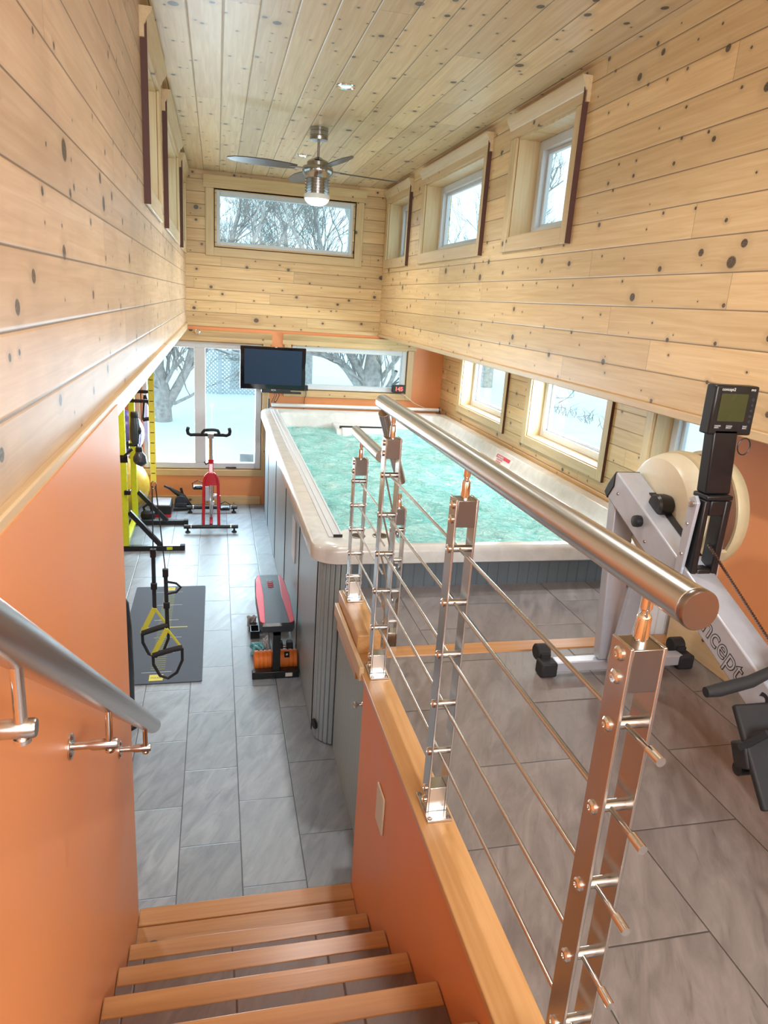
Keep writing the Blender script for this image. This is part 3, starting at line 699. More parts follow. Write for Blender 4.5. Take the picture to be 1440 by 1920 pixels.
b = MB(); b.tube([(0.69+0.142*math.cos(R(180+90*i/8)), 3.52+0.142*math.sin(R(180+90*i/8)), 0.555) for i in range(9)], 0.01, 6); b.box(0.56, 0.69, 3.45, 3.54, 0.01, 1.09); b.build('corner_core', 'dgap', spa)
b = MB(); ax = Vector((-0.93, -0.37, 0)).normalized(); cc = Vector((0.5365, 3.452, 0.10))
for r_, h_ in ((0.030, 0.006), (0.020, 0.009)): b.tube([cc, cc+ax*h_], r_, 24)
b.build('round_vent', 'black', cn)
# rim and tub shell
LI = rrect(0.665, 2.505, 3.415, 7.76, 0.16)
lev = [(rrect(SX0+0.012, SX1-0.01, SY0+0.012, SY1-0.01, 0.13), 1.100), (rrect(SX0, SX1, SY0, SY1, 0.14), 1.108), (rrect(SX0, SX1, SY0, SY1, 0.14), 1.165),
       (rrect(SX0+0.006, SX1-0.006, SY0+0.006, SY1-0.006, 0.14), 1.185), (rrect(SX0+0.022, SX1-0.02, SY0+0.02, SY1-0.02, 0.13), 1.196),
       (rrect(0.645, 2.515, 3.395, 7.775, 0.13), 1.197), (rrect(0.662, 2.505, 3.412, 7.76, 0.12), 1.188), (rrect(0.70, 2.44, 3.43, 7.72, 0.12), 1.06),
       (rrect(0.75, 2.36, 3.47, 7.66, 0.12), 0.98), (rrect(0.82, 2.30, 3.55, 7.6, 0.12), 0.25)]
sh = ring_stack(lev)
n0 = len(lev[0][0]); sh.f.append(tuple((len(lev)-1)*n0+j for j in range(n0)))
sh.build('shell', 'shell', spa)
# cover track on the left rim
b = MB(); b.box(0.575, 0.600, 3.50, 7.80, 1.197, 1.203); b.box(0.600, 0.608, 3.50, 7.80, 1.197, 1.210); b.box(0.640, 0.648, 3.50, 7.80, 1.197, 1.210); b.box(0.608, 0.640, 3.50, 7.80, 1.197, 1.202)
b.build('cover_track', 'vinyl', spa, bevel=0.001)
b = MB(); b.box(0.600, 0.648, 3.496, 3.502, 1.198, 1.212); b.build('track_end', 'rubber', spa)
# seat with grille in near left corner
b = MB(); b.prism(rrect(0.70, 1.02, 3.45, 3.98, 0.09, 6), 'Z', 0.93, 1.088); sd = b.build('corner_seat', 'shell', spa, bevel=0.012, seg=3)
for yy, xx in ((3.83, 0.80), (3.83, 0.935)):
    b = MB(); b.lathe((xx, yy, 1.088), [(0.046, 0), (0.046, 0.004), (0.040, 0.006), (0.040, 0.002), (0.0005, 0.002)], 'Z', 24)
    for i in range(-2, 3): b.box(xx-0.034, xx+0.034, yy+i*0.014-0.003, yy+i*0.014+0.003, 1.089, 1.0935)
    b.build('filter_grille', 'steel_d', sd)
# jet housing at the far end
b = MB(); b.prism([(7.30, 0.9), (7.30, 1.02), (7.36, 1.085), (7.52, 1.10), (7.70, 1.10), (7.70, 0.9)], 'X', 1.24, 1.86); jh = b.build('jet_housing', 'shell', spa, bevel=0.01)
b = MB(); b.prism([(7.285, 1.00), (7.285, 1.03), (7.35, 1.095), (7.40, 1.10), (7.40, 1.05)], 'X', 1.30, 1.80); b.build('jet_hood', 'white', jh, bevel=0.004)
b = MB(); b.box(1.28, 1.82, 7.405, 7.415, 1.02, 1.115); b.build('jet_slot', 'dgap', jh)
# roller bar with brackets at the far end
b = MB(); b.cyl((0.60, 8.05, 1.222), (2.60, 8.05, 1.222), 0.022, n=20); rb = b.build('cover_roller', 'white', spa)
b = MB(); b.cyl((2.575, 8.05, 1.222), (2.59, 8.05, 1.222), 0.034); b.box(2.555, 2.60, 8.02, 8.08, 1.10, 1.20); b.box(0.58, 0.62, 8.02, 8.08, 1.10, 1.20); b.build('roller_bracket', 'steel_d', rb)
b = MB(); b.cyl((0.565, 7.98, 1.19), (0.565, 7.98, 1.30), 0.009); b.build('antenna_pin', 'black', spa)
# warning label on inner right wall
Pn = Vector((0.13, 0, 0.065)).normalized()
lab_r = Vector((0, -1, 0)); lab_u = Vector((0.46, 0, 0.885)).normalized()
def onwall(y, z): return (2.505-(1.188-z)*0.51, y, z)
def decal(y0, y1, z0, z1, mat, eps, name, par):
    b = MB(); a = [Vector(onwall(y, z)) + Vector((-eps, 0, eps*0.45)) for y, z in ((y0, z0), (y1, z0), (y1, z1), (y0, z1))]
    c_ = [v + Vector((0.001, 0, -0.0005)) for v in a]
    b.add(a+c_, [(0, 1, 2, 3), (7, 6, 5, 4), (0, 4, 5, 1), (1, 5, 6, 2), (2, 6, 7, 3), (3, 7, 4, 0)]); return b.build(name, mat, par, smooth=0)
wl = decal(5.55, 5.92, 1.082, 1.168, 'white', 0.002, 'warning_label', spa)
decal(5.60, 5.90, 1.135, 1.162, 'redv', 0.0035, 'red_band', wl)
text('lettering', 'WARNING', 0.030, 'white', basis(lab_r, lab_u, Vector(onwall(5.875, 1.138))+Vector((-0.006, 0, 0.003))), wl)
text('lettering', 'DO NOT DIVE\n NO SALTAR', 0.020, 'redv', basis(lab_r, lab_u, Vector(onwall(5.86, 1.116))+Vector((-0.005, 0, 0.003))), wl)
# notice sheet on the spa side
b = MB(); b.box(0.524, 0.5305, 4.62, 4.82, 0.62, 0.92); b.build('notice_sheet', 'vinyl', spa)
# water, wavy surface
NX, NY = 60, 150; vs = []; fs = []
rw = random.Random(3)
waves = [(rw.uniform(3, 16), rw.uniform(0, 6.28), rw.uniform(0, 6.28), rw.uniform(0.0015, 0.006)) for _ in range(22)]
for j in range(NY+1):
    for i in range(NX+1):
        x = 0.735+(2.37-0.735)*i/NX; y = 3.46+(7.69-3.46)*j/NY
        z = 1.048+sum(a*math.sin(k*(x*math.cos(t)+y*math.sin(t))*1.6+p) for k, t, p, a in waves)*0.55
        if min(i, NX-i) < 1 or min(j, NY-j) < 1: z = 1.045
        vs.append((x, y, z))
for j in range(NY):
    for i in range(NX): a = j*(NX+1)+i; fs.append((a, a+1, a+NX+2, a+NX+1))
b = MB(); b.add(vs, fs)
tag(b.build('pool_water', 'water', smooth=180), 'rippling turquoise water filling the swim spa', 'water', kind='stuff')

# ---------------------------------------------------------------- ceiling fan + downlights
fx, fy = 0.734, 5.732
fan = thing('ceiling_fan', 'brushed steel ceiling fan with dark blades and lit bowl lamp', 'fan', (fx, fy, ZC))
b = MB(); b.lathe((fx, fy, ZC), [(0.068, -0.001), (0.068, -0.022), (0.064, -0.024), (0.064, -0.030), (0.068, -0.032), (0.068, -0.052), (0.064, -0.054), (0.064, -0.060), (0.068, -0.062), (0.066, -0.082), (0.012, -0.084)], 'Z', 36); b.build('canopy', 'fansteel', fan)
b = MB(); b.cyl((fx, fy, 3.38), (fx, fy, 3.52), 0.009, n=16); b.build('downrod', 'steel_d', fan)
b = MB(); b.lathe((fx, fy, 0), [(0.020, 3.405), (0.040, 3.392), (0.072, 3.380), (0.082, 3.368), (0.082, 3.345), (0.110, 3.338), (0.116, 3.320), (0.112, 3.290), (0.090, 3.262), (0.088, 3.256)], 'Z', 40); b.build('motor_housing', 'fansteel', fan)
b = MB()
pf = []
for i in range(5):
    z = 3.256-i*0.020; pf += [(0.092, z), (0.092, z-0.010), (0.084, z-0.011), (0.084, z-0.019)]
pf += [(0.090, 3.156), (0.090, 3.13), (0.086, 3.128)]
b.lathe((fx, fy, 0), pf, 'Z', 40); b.build('ribbed_collar', 'fansteel', fan)
b = MB(); b.lathe((fx, fy, 0), [(0.094, 3.150), (0.096, 3.146), (0.096, 3.120), (0.092, 3.117)], 'Z', 40); b.build('lamp_ring', 'white', fan)
b = MB(); b.lathe((fx, fy, 0), [(0.091, 3.118), (0.086, 3.104), (0.068, 3.086), (0.040, 3.074), (0.0005, 3.070)], 'Z', 40); b.build('lamp_bowl', 'warm', fan)
for a in (192, 12, 102, 282):
    t = R(a); d = Vector((math.cos(t), math.sin(t), 0)); p_ = Vector((-math.sin(t), math.cos(t), 0)); tilt = 0.20
    side = (p_*math.cos(tilt) + Vector((0, 0, 1))*math.sin(tilt)); up = d.cross(side)
    c0 = Vector((fx, fy, 3.318)); b = MB(); prof = [(0.17, 0.040, 0.030), (0.25, 0.055, 0.050), (0.40, 0.062, 0.060), (0.55, 0.050, 0.058), (0.63, 0.030, 0.045), (0.675, 0.004, 0.012)]
    vs = []; 
    for h in (0.003, -0.003):
        for s_, wa, wb_ in prof: vs.append(c0+d*s_+side*wa+up*h); vs.append(c0+d*s_-side*wb_+up*h)
    m = len(prof); fs = []
    for i in range(m-1):
        fs.append((2*i, 2*i+1, 2*i+3, 2*i+2)); fs.append((2*m+2*i, 2*m+2*i+2, 2*m+2*i+3, 2*m+2*i+1))
        fs.append((2*i, 2*i+2, 2*m+2*i+2, 2*m+2*i)); fs.append((2*i+1, 2*m+2*i+1, 2*m+2*i+3, 2*i+3))
    fs.append((0, 2*m, 2*m+1, 1)); fs.append((2*m-2, 2*m-1, 4*m-1, 4*m-2))
    b.add(vs, fs); bl = b.build('blade', 'bladem', fan)
    b = MB(); b.bar(c0+d*0.08, c0+d*0.22, 0.045, 0.006); b.build('blade_arm', 'steel_d', bl)
b = MB(); b.tube([(fx+0.075, fy-0.06, 3.12), (fx+0.075, fy-0.06, 3.10)], 0.002, 8); b.build('pull_chain', 'chrome', fan)
LBL = ['chrome recessed downlight in the ceiling above the stairs', 'chrome recessed downlight in the ceiling over the railing', 'chrome recessed downlight in the ceiling between viewer and fan', 'chrome recessed downlight in the ceiling just beyond the fan']
for i, (x, y) in enumerate(DOWN):
    d = thing('downlight', LBL[i], 'ceiling light', (x, y, ZC), 'recessed ceiling downlights')
    b = MB(); b.lathe((x, y, ZC), [(0.058, -0.0005), (0.056, -0.006), (0.046, -0.009), (0.036, -0.004), (0.034, -0.0008)], 'Z', 32); b.build('trim_ring', 'chrome', d)
    b = MB(); b.lathe((x, y, ZC), [(0.033, -0.0015), (0.028, -0.006), (0.0005, -0.008)], 'Z', 24); b.build('lamp', 'lampw', d)

# ---------------------------------------------------------------- television, clock
XZ = lambda at: basis((1, 0, 0), (0, 0, 1), at)      # text facing -Y
tv = thing('television', 'black flat television on the end wall between the two lower windows', 'television', (0.605, 8.1, 1.63))
b = MB(); b.box(0.248, 0.960, 7.935, 7.985, 1.405, 1.868); b.build('cabinet', 'tvb', tv, bevel=0.006)
b = MB(); b.box(0.292, 0.916, 7.930, 7.9349, 1.462, 1.836); b.build('screen', 'screen', tv)
b = MB(); b.box(0.48, 0.80, 7.925, 7.99, 1.372, 1.412); b.box(0.56, 0.92, 7.94, 8.00, 1.366, 1.386); b.build('speaker_bar', 'black', tv, bevel=0.006)
b = MB(); b.box(0.50, 0.71, 7.99, 8.229, 1.55, 1.72); b.build('wall_bracket', 'blackm', tv)
text('lettering', 'RCA', 0.026, 'white', XZ((0.585, 7.9235, 1.395)), tv)
b = MB()
for x0, x1, zz in ((0.62, 0.60, 1.20), (0.67, 0.60, 1.215), (0.64, 0.69, 1.21)):
    b.tube([(x0, 8.0, 1.375), (x0+0.015, 8.05, 1.33), (x0-0.01, 8.10, 1.26), (x1, 8.11, zz)], 0.004, 8)
b.build('power_cables', 'black', tv)
sb = thing('set_top_box', 'small black box at the lower right corner of the television', 'box', (0.985, 8.19, 1.39))
b = MB(); b.box(0.955, 1.02, 8.15, 8.225, 1.381, 1.440); b.build('case', 'black', sb, bevel=0.005)
b = MB(); b.tube([(1.0, 8.20, 1.385), (1.005, 8.195, 1.33), (0.99, 8.215, 1.28), (0.985, 8.215, 1.16)], 0.003, 8); b.build('cable', 'black', sb)
ck = thing('digital_clock', 'black digital clock with red numerals on the lower window sill', 'clock', (2.10, 8.16, 1.39))
b = MB(); b.box(2.015, 2.175, 8.14, 8.20, 1.400, 1.490); b.build('case', 'black', ck, bevel=0.008)
text('numerals', '145', 0.066, 'redled', XZ((2.045, 8.1385, 1.422)), ck, off=0.001)
b = MB(); b.tube([(2.14, 8.19, 1.395), (2.19, 8.17, 1.36), (2.30, 8.16, 1.28), (2.42, 8.12, 1.235)], 0.003, 8); b.build('cord', 'white', ck)
es = thing('round_wall_fitting', 'small round chrome fitting above the big window', 'fitting', (-0.205, YF-0.04, 1.985))
b = MB(); b.lathe((-0.205, YF-0.057, 1.975), [(0.032, 0.0), (0.030, -0.012), (0.020, -0.018), (0.016, -0.010), (0.0005, -0.010)], 'Y', 24); b.build('body', 'chrome', es)

# ---------------------------------------------------------------- spin bike
bx = -0.060
bk = thing('spin_bike', 'red spin bike with dark handlebars in front of the big window', 'exercise bike', (bx, 7.5, 0))
for y, x0, x1, nm in ((7.18, -0.335, 0.215, 'front_bar'), (7.885, -0.335, 0.225, 'rear_bar')):
    b = MB(); b.tube([(x0, y, 0.062), (x1, y, 0.062)], 0.021, 20); k = b.build(nm, 'blackm', bk, bevel=0.004)
    for x in (x0+0.04, x1-0.04):
        b = MB(); b.lathe((x, y, 0), [(0.026, 0.0), (0.028, 0.006), (0.018, 0.016), (0.010, 0.020), (0.010, 0.045)], 'Z', 20); b.build('levelling_foot', 'rubber', k)
    for x in (x0+0.075, x1-0.075):
        b = MB(); b.tube([(x-0.006, y, 0.062), (x+0.006, y, 0.062)], 0.0235, 20); b.build('collar', 'steel', k)
arch = [(bx+0.072*math.cos(R(a)), 7.215, 0.50+0.125*math.sin(R(a))) for a in range(0, 181, 12)]
b = MB(); 
pp = [(bx+0.078, 7.19, 0.08)] + [(p[0]+0.0, p[1], p[2]) for p in arch] + [(bx-0.078, 7.19, 0.08)]
b.tube(pp, 0.016, 16); b.prism([(bx-0.06, 0.50), (bx+0.06, 0.50), (bx+0.05, 0.57), (bx+0.02, 0.625), (bx-0.02, 0.625), (bx-0.05, 0.57)], 'Y', 7.200, 7.225)
fr = b.build('fork', 'red', bk)
b = MB(); b.bar((bx, 7.22, 0.61), (bx, 7.25, 0.74), 0.045, 0.045); b.cyl((bx, 7.235, 0.72), (bx, 7.24, 0.765), 0.029); b.build('head_tube', 'red', bk, bevel=0.006)
b = MB(); b.cyl((bx, 7.24, 0.75), (bx, 7.245, 1.005), 0.021); b.build('handlebar_post', 'chrome', bk)
b = MB(); b.tube([(bx, 7.25, 0.60), (bx, 7.62, 0.30), (bx, 7.885, 0.08)], 0.028, 16); b.tube([(bx, 7.60, 0.32), (bx, 7.66, 0.64)], 0.022, 16)
b.tube([(bx, 7.62, 0.30), (bx, 7.40, 0.16), (bx, 7.20, 0.075)], 0.018, 12); b.build('frame', 'red', bk)
b = MB(); b.lathe((bx+0.0, 7.40, 0.29), [(0.02, -0.02), (0.19, -0.016), (0.20, -0.012), (0.20, 0.012), (0.19, 0.016), (0.02, 0.02)], 'X', 48); b.build('flywheel', 'alu', bk)
b = MB(); b.prism([(7.30, 0.36), (7.72, 0.28), (7.74, 0.36), (7.34, 0.47)], 'X', bx-0.062, bx-0.034); b.build('chain_guard', 'red', bk, bevel=0.008)
b = MB(); b.box(bx-0.055, bx-0.018, 7.185, 7.195, 0.34, 0.49); b.build('frame_sticker', 'alu', bk)
b = MB(); b.tube([(bx+0.010, 7.20, 0.20), (bx+0.012, 7.18, 0.32), (bx+0.01, 7.20, 0.50)], 0.010, 10); b.box(bx+0.0, bx+0.03, 7.17, 7.20, 0.30, 0.335); b.build('brake', 'steel', bk)
b = MB()
b.tube([(-0.275, 7.13, 1.105), (-0.283, 7.14, 1.075), (-0.278, 7.17, 1.040), (-0.255, 7.20, 1.020), (-0.20, 7.23, 1.018), (0.06, 7.23, 1.018), (0.095, 7.20, 1.020), (0.122, 7.17, 1.040), (0.127, 7.14, 1.075), (0.120, 7.13, 1.105)], 0.0165, 16)
lp = [(bx-0.072, 7.23, 1.018), (bx-0.082, 7.18, 1.050), (bx-0.060, 7.12, 1.085), (bx-0.01, 7.08, 1.096), (bx+0.03, 7.09, 1.096), (bx+0.068, 7.13, 1.082), (bx+0.080, 7.18, 1.050), (bx+0.070, 7.23, 1.018)]
b.tube(lp, 0.015, 14); b.build('handlebar', 'rubber', bk)
b = MB(); b.box(bx-0.03, bx+0.03, 7.20, 7.27, 0.985, 1.035); b.build('clamp', 'steel', bk, bevel=0.006)
b = MB(); b.tube([(bx-0.02, 7.24, 0.73), (bx-0.05, 7.22, 0.715), (bx-0.062, 7.20, 0.745)], 0.007, 10); b.build('adjuster_lever', 'black', bk)
b = MB(); b.cyl((bx-0.075, 7.52, 0.30), (bx+0.085, 7.52, 0.30), 0.020); b.bar((bx-0.075, 7.52, 0.30), (bx-0.085, 7.50, 0.42), 0.014, 0.024); b.bar((bx+0.085, 7.52, 0.30), (bx+0.092, 7.54, 0.17), 0.014, 0.024); b.build('cranks', 'steel', bk)
def pedal(c, s):
    b = MB(); x, y, z = c; b.box(x-0.048, x+0.048, y-0.05, y+0.05, z-0.014, z+0.014)
    b.tube([(x-0.045, y-0.05, z), (x-0.050, y-0.12, z+0.02), (x-0.02, y-0.14, z+0.045), (x+0.03, y-0.13, z+0.045), (x+0.048, y-0.10, z+0.02), (x+0.045, y-0.05, z)], 0.006, 8)
    b.tube([(x-0.052, y-0.02, z), (x-0.06, y-0.03, z+0.05), (x, y-0.04, z+0.085), (x+0.055, y-0.03, z+0.05), (x+0.05, y-0.02, z)], 0.005, 8)
    b.build('pedal', 'black', bk, bevel=0.004)
pedal((bx-0.135, 7.50, 0.40), -1); pedal((bx+0.145, 7.54, 0.155), 1)

# ---------------------------------------------------------------- mat on the floor
mt = thing('exercise_mat', 'dark grey exercise mat with printed scale on the tile floor', 'mat', (-0.37, 4.94, 0))
b = MB(); b.prism(rrect(-0.648, -0.096, 4.154, 5.730, 0.015, 3), 'Z', 0.0012, 0.008); b.build('pad', 'mat', mt)
def flat(x0, x1, y0, y1, z, mat, nm, par): bb = MB(); bb.box(x0, x1, y0, y1, z, z+0.0006); return bb.build(nm, mat, par, smooth=0)
for y, x0, x1 in ((5.605, -0.50, -0.275), (5.350, -0.46, -0.27), (5.075, -0.46, -0.285), (4.785, -0.44, -0.25), (4.555, -0.47, -0.287), (4.292, -0.478, -0.29)):
    flat(x0, x1, y-0.004, y+0.004, 0.0082, 'matline', 'printed_line', mt)
flat(-0.54, -0.215, 4.946, 4.956, 0.0082, 'matyel', 'yellow_line', mt)
b = MB()
for i in range(46):
    y = 4.33+i*0.028
    if min(abs(y-q) for q in (4.951, 4.292)) > 0.010: b.box(-0.425, -0.335, y-0.006, y+0.006, 0.0082, 0.0088)
b.build('printed_scale', 'matol', mt, smooth=0)
for y0, y1 in ((4.185, 4.262), (5.640, 5.706)):
    t_ = flat(-0.425, -0.340, y0, y1, 0.0082, 'matyel', 'yellow_tag', mt)
    text('lettering', 'MARK', 0.026, 'matol', basis((1, 0, 0), (0, 1, 0), (-0.416, y0+0.026, 0.0092)), t_, ext=0.0002)

# ---------------------------------------------------------------- suspension trainer
sx, sy = -0.338, 3.92
tr = thing('suspension_trainer', 'yellow and black suspension trainer hanging over the mat', 'suspension trainer', (sx, sy, 2.049))
b = MB(); b.box(sx-0.015, sx+0.015, sy-0.0015, sy+0.0015, 1.38, 2.045); st_ = b.build('anchor_strap', 'ystrap', tr)
b = MB()
for i in range(11): b.box(sx-0.010, sx+0.010, sy-0.0024, sy-0.0015, 1.99-i*0.056, 1.994-i*0.056)
b.build('strap_marks', 'black', st_, smooth=0)
b = MB(); b.lathe((sx, sy, 2.036), [(0.014, 0), (0.014, 0.013)], 'Z', 16); b.build('ceiling_ring', 'steel', tr)
b = MB(); b.tube([(sx+0.014*math.cos(R(a)), sy, 1.365+0.022*math.sin(R(a))) for a in range(0, 360, 24)], 0.003, 8, closed=True); b.build('carabiner', 'steel_d', tr)
def leg(x0, x1, zt, zm, zh, tw, buck):
    b = MB(); b.tube([(x0, sy, zt), (x1, sy-0.01, zm)], 0.0035, 8); b.bar((x1, sy-0.01, zm), (x1+tw, sy-0.02, zh), 0.022, 0.004, up=(0, 1, 0)); s_ = b.build('strap', 'fabric', tr)
    b = MB(); b.box(x1-0.016, x1+0.016, sy-0.028, sy-0.004, zm-0.03, zm+0.02); b.box(x1+tw*0.6-0.017, x1+tw*0.6+0.017, sy-0.03, sy-0.008, (zm*0.4+zh*0.6)-0.02, (zm*0.4+zh*0.6)+0.02); b.build('buckle', 'black', s_, bevel=0.004)
leg(sx-0.008, sx-0.012, 1.36, 0.98, 0.64, -0.000, 1); leg(sx+0.010, sx+0.052, 1.36, 0.86, 0.52, 0.004, 1)
b = MB(); b.tube([(sx+0.052, sy-0.015, 0.80), (sx+0.11, sy-0.02, 0.79), (sx+0.135, sy-0.02, 0.765), (sx+0.11, sy-0.02, 0.735), (sx+0.06, sy-0.015, 0.725)], 0.007, 8); b.build('strap_tail', 'fabric', tr)
def handle(cx, zt, w=0.072, drop=0.155, dy=0.0):
    y = sy-0.02+dy
    b = MB(); b.bar((cx, y, zt), (cx-w, y, zt-drop), 0.028, 0.005, up=(0, 1, 0)); b.bar((cx, y, zt), (cx+w, y+0.02, zt-drop*0.85), 0.010, 0.016, up=(0, 1, 0)); h_ = b.build('yellow_strap', 'ystrap', tr)
    b = MB(); b.tube([(cx-w, y, zt-drop), (cx-w*0.5, y, zt-drop+0.012), (cx+w*0.5, y, zt-drop+0.035), (cx+w, y, zt-drop+0.042)], 0.0165, 14)
    b.tube([(cx-w, y, zt-drop), (cx-w*0.98, y, zt-drop-0.06), (cx-w*0.55, y, zt-drop-0.135), (cx, y, zt-drop-0.155), (cx+w*0.6, y, zt-drop-0.12), (cx+w, y, zt-drop-0.04), (cx+w, y, zt-drop+0.04)], 0.0085, 10)
    b.build('grip_loop', 'rubber', h_)
handle(sx-0.012, 0.64); handle(sx+0.056, 0.52, 0.082, 0.165, -0.03)

# ---------------------------------------------------------------- weight bench and what lies under it
bn = thing('weight_bench', 'flat weight bench with black and red pad beside the spa', 'bench', (0.375, 4.55, 0))
ZB = 0.405
def padloop(k, z):  # k shrinks the outline
    xs = [(-0.095, 0.0), (-0.112, 0.05), (-0.118, 0.45), (-0.105, 0.78), (-0.085, 0.86)]
    L = [(0.375+a*k, 4.11+0.43+(c-0.43)*k) for a, c in xs]; Rr = [(0.375-a*k, 4.11+0.43+(c-0.43)*k) for a, c in reversed(xs)]
    return L+Rr
b = MB(); lv = [(padloop(0.97, 0), ZB-0.06), (padloop(1.0, 0), ZB-0.05), (padloop(1.0, 0), ZB-0.012), (padloop(0.95, 0), ZB)]
pb = ring_stack(lv); m_ = len(lv[0][0]); pb.f.append(tuple(range(m_-1, -1, -1))); pb.f.append(tuple(3*m_+j for j in range(m_)))
pad = pb.build('pad', 'blackv', bn, smooth=20)
for s in (-1, 1):
    b = MB(); c0 = 0.375
    poly = [(c0+s*0.092, 4.135), (c0+s*0.108, 4.16), (c0+s*0.1135, 4.55), (c0+s*0.100, 4.86), (c0+s*0.082, 4.94), (c0+s*0.068, 4.94), (c0+s*0.062, 4.55), (c0+s*0.078, 4.135)]
    b.prism(poly if s > 0 else poly[::-1], 'Z', ZB-0.004, ZB+0.003); b.build('red_side_panel', 'redv', pad, bevel=0.002)
b = MB()
for i in range(3): b.tube([(0.355, 4.80-i*0.035, ZB+0.001), (0.375, 4.79-i*0.035, ZB+0.001), (0.392, 4.80-i*0.035, ZB+0.001)], 0.004, 6)
b.build('emblem', 'redv', pad)
text('lettering', 'RIP', 0.035, 'greyc', basis((1, 0, 0), (0, 1, 0), (0.352, 4.83, ZB+0.002)), pad, ext=0.0004)
b = MB(); b.box(0.350, 0.400, 4.15, 4.20, 0.05, 0.345); b.box(0.350, 0.400, 4.15, 4.90, 0.305, 0.345); b.build('front_post', 'blackm', bn, bevel=0.004)
b = MB(); b.box(0.220, 0.5235, 4.14, 4.20, 0.002, 0.052); b.build('front_foot', 'blackm', bn, bevel=0.004)
b = MB(); b.box(0.355, 0.395, 4.84, 4.88, 0.05, 0.306); b.box(0.230, 0.515, 4.83, 4.89, 0.002, 0.052); b.build('rear_leg', 'blackm', bn, bevel=0.004)
b = MB(); b.bar((0.375, 4.85, 0.06), (0.375, 4.66, 0.31), 0.03, 0.03); b.build('brace', 'blackm', bn)
b = MB(); b.box(0.435, 0.480, 4.138, 4.1396, 0.014, 0.040); b.build('rating_label', 'white', bn)
fr_ = thing('foam_roller', 'orange ribbed foam roller on the floor under the bench', 'foam roller', (0.39, 4.29, 0))
b = MB(); pf = [(0.052, 0.0), (0.062, 0.004)]
for k in range(5):
    x = 0.010+k*0.028; pf += [(0.064, x), (0.064, x+0.018), (0.058, x+0.020), (0.058, x+0.026)]
pf += [(0.064, 0.152), (0.064, 0.22), (0.058, 0.222), (0.058, 0.228), (0.064, 0.230), (0.064, 0.25), (0.058, 0.252), (0.058, 0.258), (0.064, 0.260), (0.064, 0.276), (0.062, 0.281), (0.052, 0.284)]
b.lathe((0.238, 4.285, 0.066), pf, 'X', 36); b.build('foam', 'orangef', fr_)
b = MB(); a_ = R(-52); nn = Vector((0, math.cos(R(128)), math.sin(R(128)))); uu = Vector((0, math.sin(R(128)), -math.cos(R(128))))
cc = Vector((0.452, 4.285, 0.066))+nn*0.0645; b.obox(cc, (Vector((1, 0, 0)), uu, nn), (0.017, 0.020, 0.0012)); lg = b.build('logo_patch', 'black', fr_)
b = MB(); cc2 = cc+nn*0.0016; b.obox(cc2, ((Vector((1, 0, 0))+uu).normalized(), (Vector((1, 0, 0))-uu).normalized(), nn), (0.009, 0.003, 0.0006)); b.obox(cc2, ((Vector((1, 0, 0))-uu).normalized(), (Vector((1, 0, 0))+uu).normalized(), nn), (0.007, 0.003, 0.0006)); b.build('logo_mark', 'white', lg)
random.seed(11)
def tangle(cx, cy, cz, rx, ry, rz, n, r, seed):
    q = random.Random(seed); pts = []
    for i in range(n):
        t = i*0.85; pts.append((cx+rx*math.cos(t*1.3+q.uniform(-.4, .4))*q.uniform(.5, 1), cy+ry*math.sin(t)*q.uniform(.5, 1), cz+rz*(0.5+0.5*math.sin(t*2.1+q.uniform(-.5, .5)))))
    sm = []
    for i in range(len(pts)-1):
        a0, a1 = Vector(pts[i]), Vector(pts[i+1]); pm = Vector(pts[max(i-1, 0)]); pn_ = Vector(pts[min(i+2, len(pts)-1)])
        for k in range(4):
            t = k/4; sm.append(0.5*((2*a0)+(a1-pm)*t+(2*pm-5*a0+4*a1-pn_)*t*t+(3*a0-pm-3*a1+pn_)*t**3))
    bb = MB(); bb.tube(sm, r, 8); return bb
tag(tangle(0.275, 4.50, 0.012, 0.045, 0.075, 0.05, 22, 0.0095, 5).build('resistance_band', 'teal'), 'tangled teal rubber resistance band left of the bench post', 'resistance band')
tag(tangle(0.335, 4.56, 0.012, 0.022, 0.085, 0.06, 22, 0.006, 9).build('skipping_rope', 'greyc'), 'tangled pale grey rope under the bench', 'rope')
tb = thing('storage_tray', 'dark open tray with grey straps beside the bench pad', 'tray', (0.265, 4.80, 0))
b = MB(); b.box(0.235, 0.300, 4.72, 4.828, 0.001, 0.012); b.box(0.235, 0.241, 4.72, 4.828, 0.012, 0.06); b.box(0.294, 0.300, 4.72, 4.828, 0.012, 0.06); b.box(0.241, 0.294, 4.72, 4.726, 0.012, 0.06); b.box(0.241, 0.294, 4.822, 4.828, 0.012, 0.06); b.build('tray_body', 'black', tb)
tag(tangle(0.250, 4.93, 0.01, 0.036, 0.030, 0.07, 18, 0.008, 21).build('grey_strap', 'greyc'), 'grey fabric strap heaped on the floor behind the dark tray', 'strap')
dm = thing('dumbbell', 'black hexagonal dumbbell in the shade right of the bench post', 'dumbbell', (0.45, 4.50, 0))
for x in (0.425, 0.495):
    b = MB(); b.lathe((x, 4.50, 0.046), [(0.036, -0.022), (0.045, -0.014), (0.045, 0.014), (0.036, 0.022)], 'X', 6); b.build('weight_head', 'rubber', dm); b = MB(); b.cyl((0.44, 4.50, 0.046), (0.48, 4.50, 0.046), 0.012); b.build('grip', 'steel', dm)
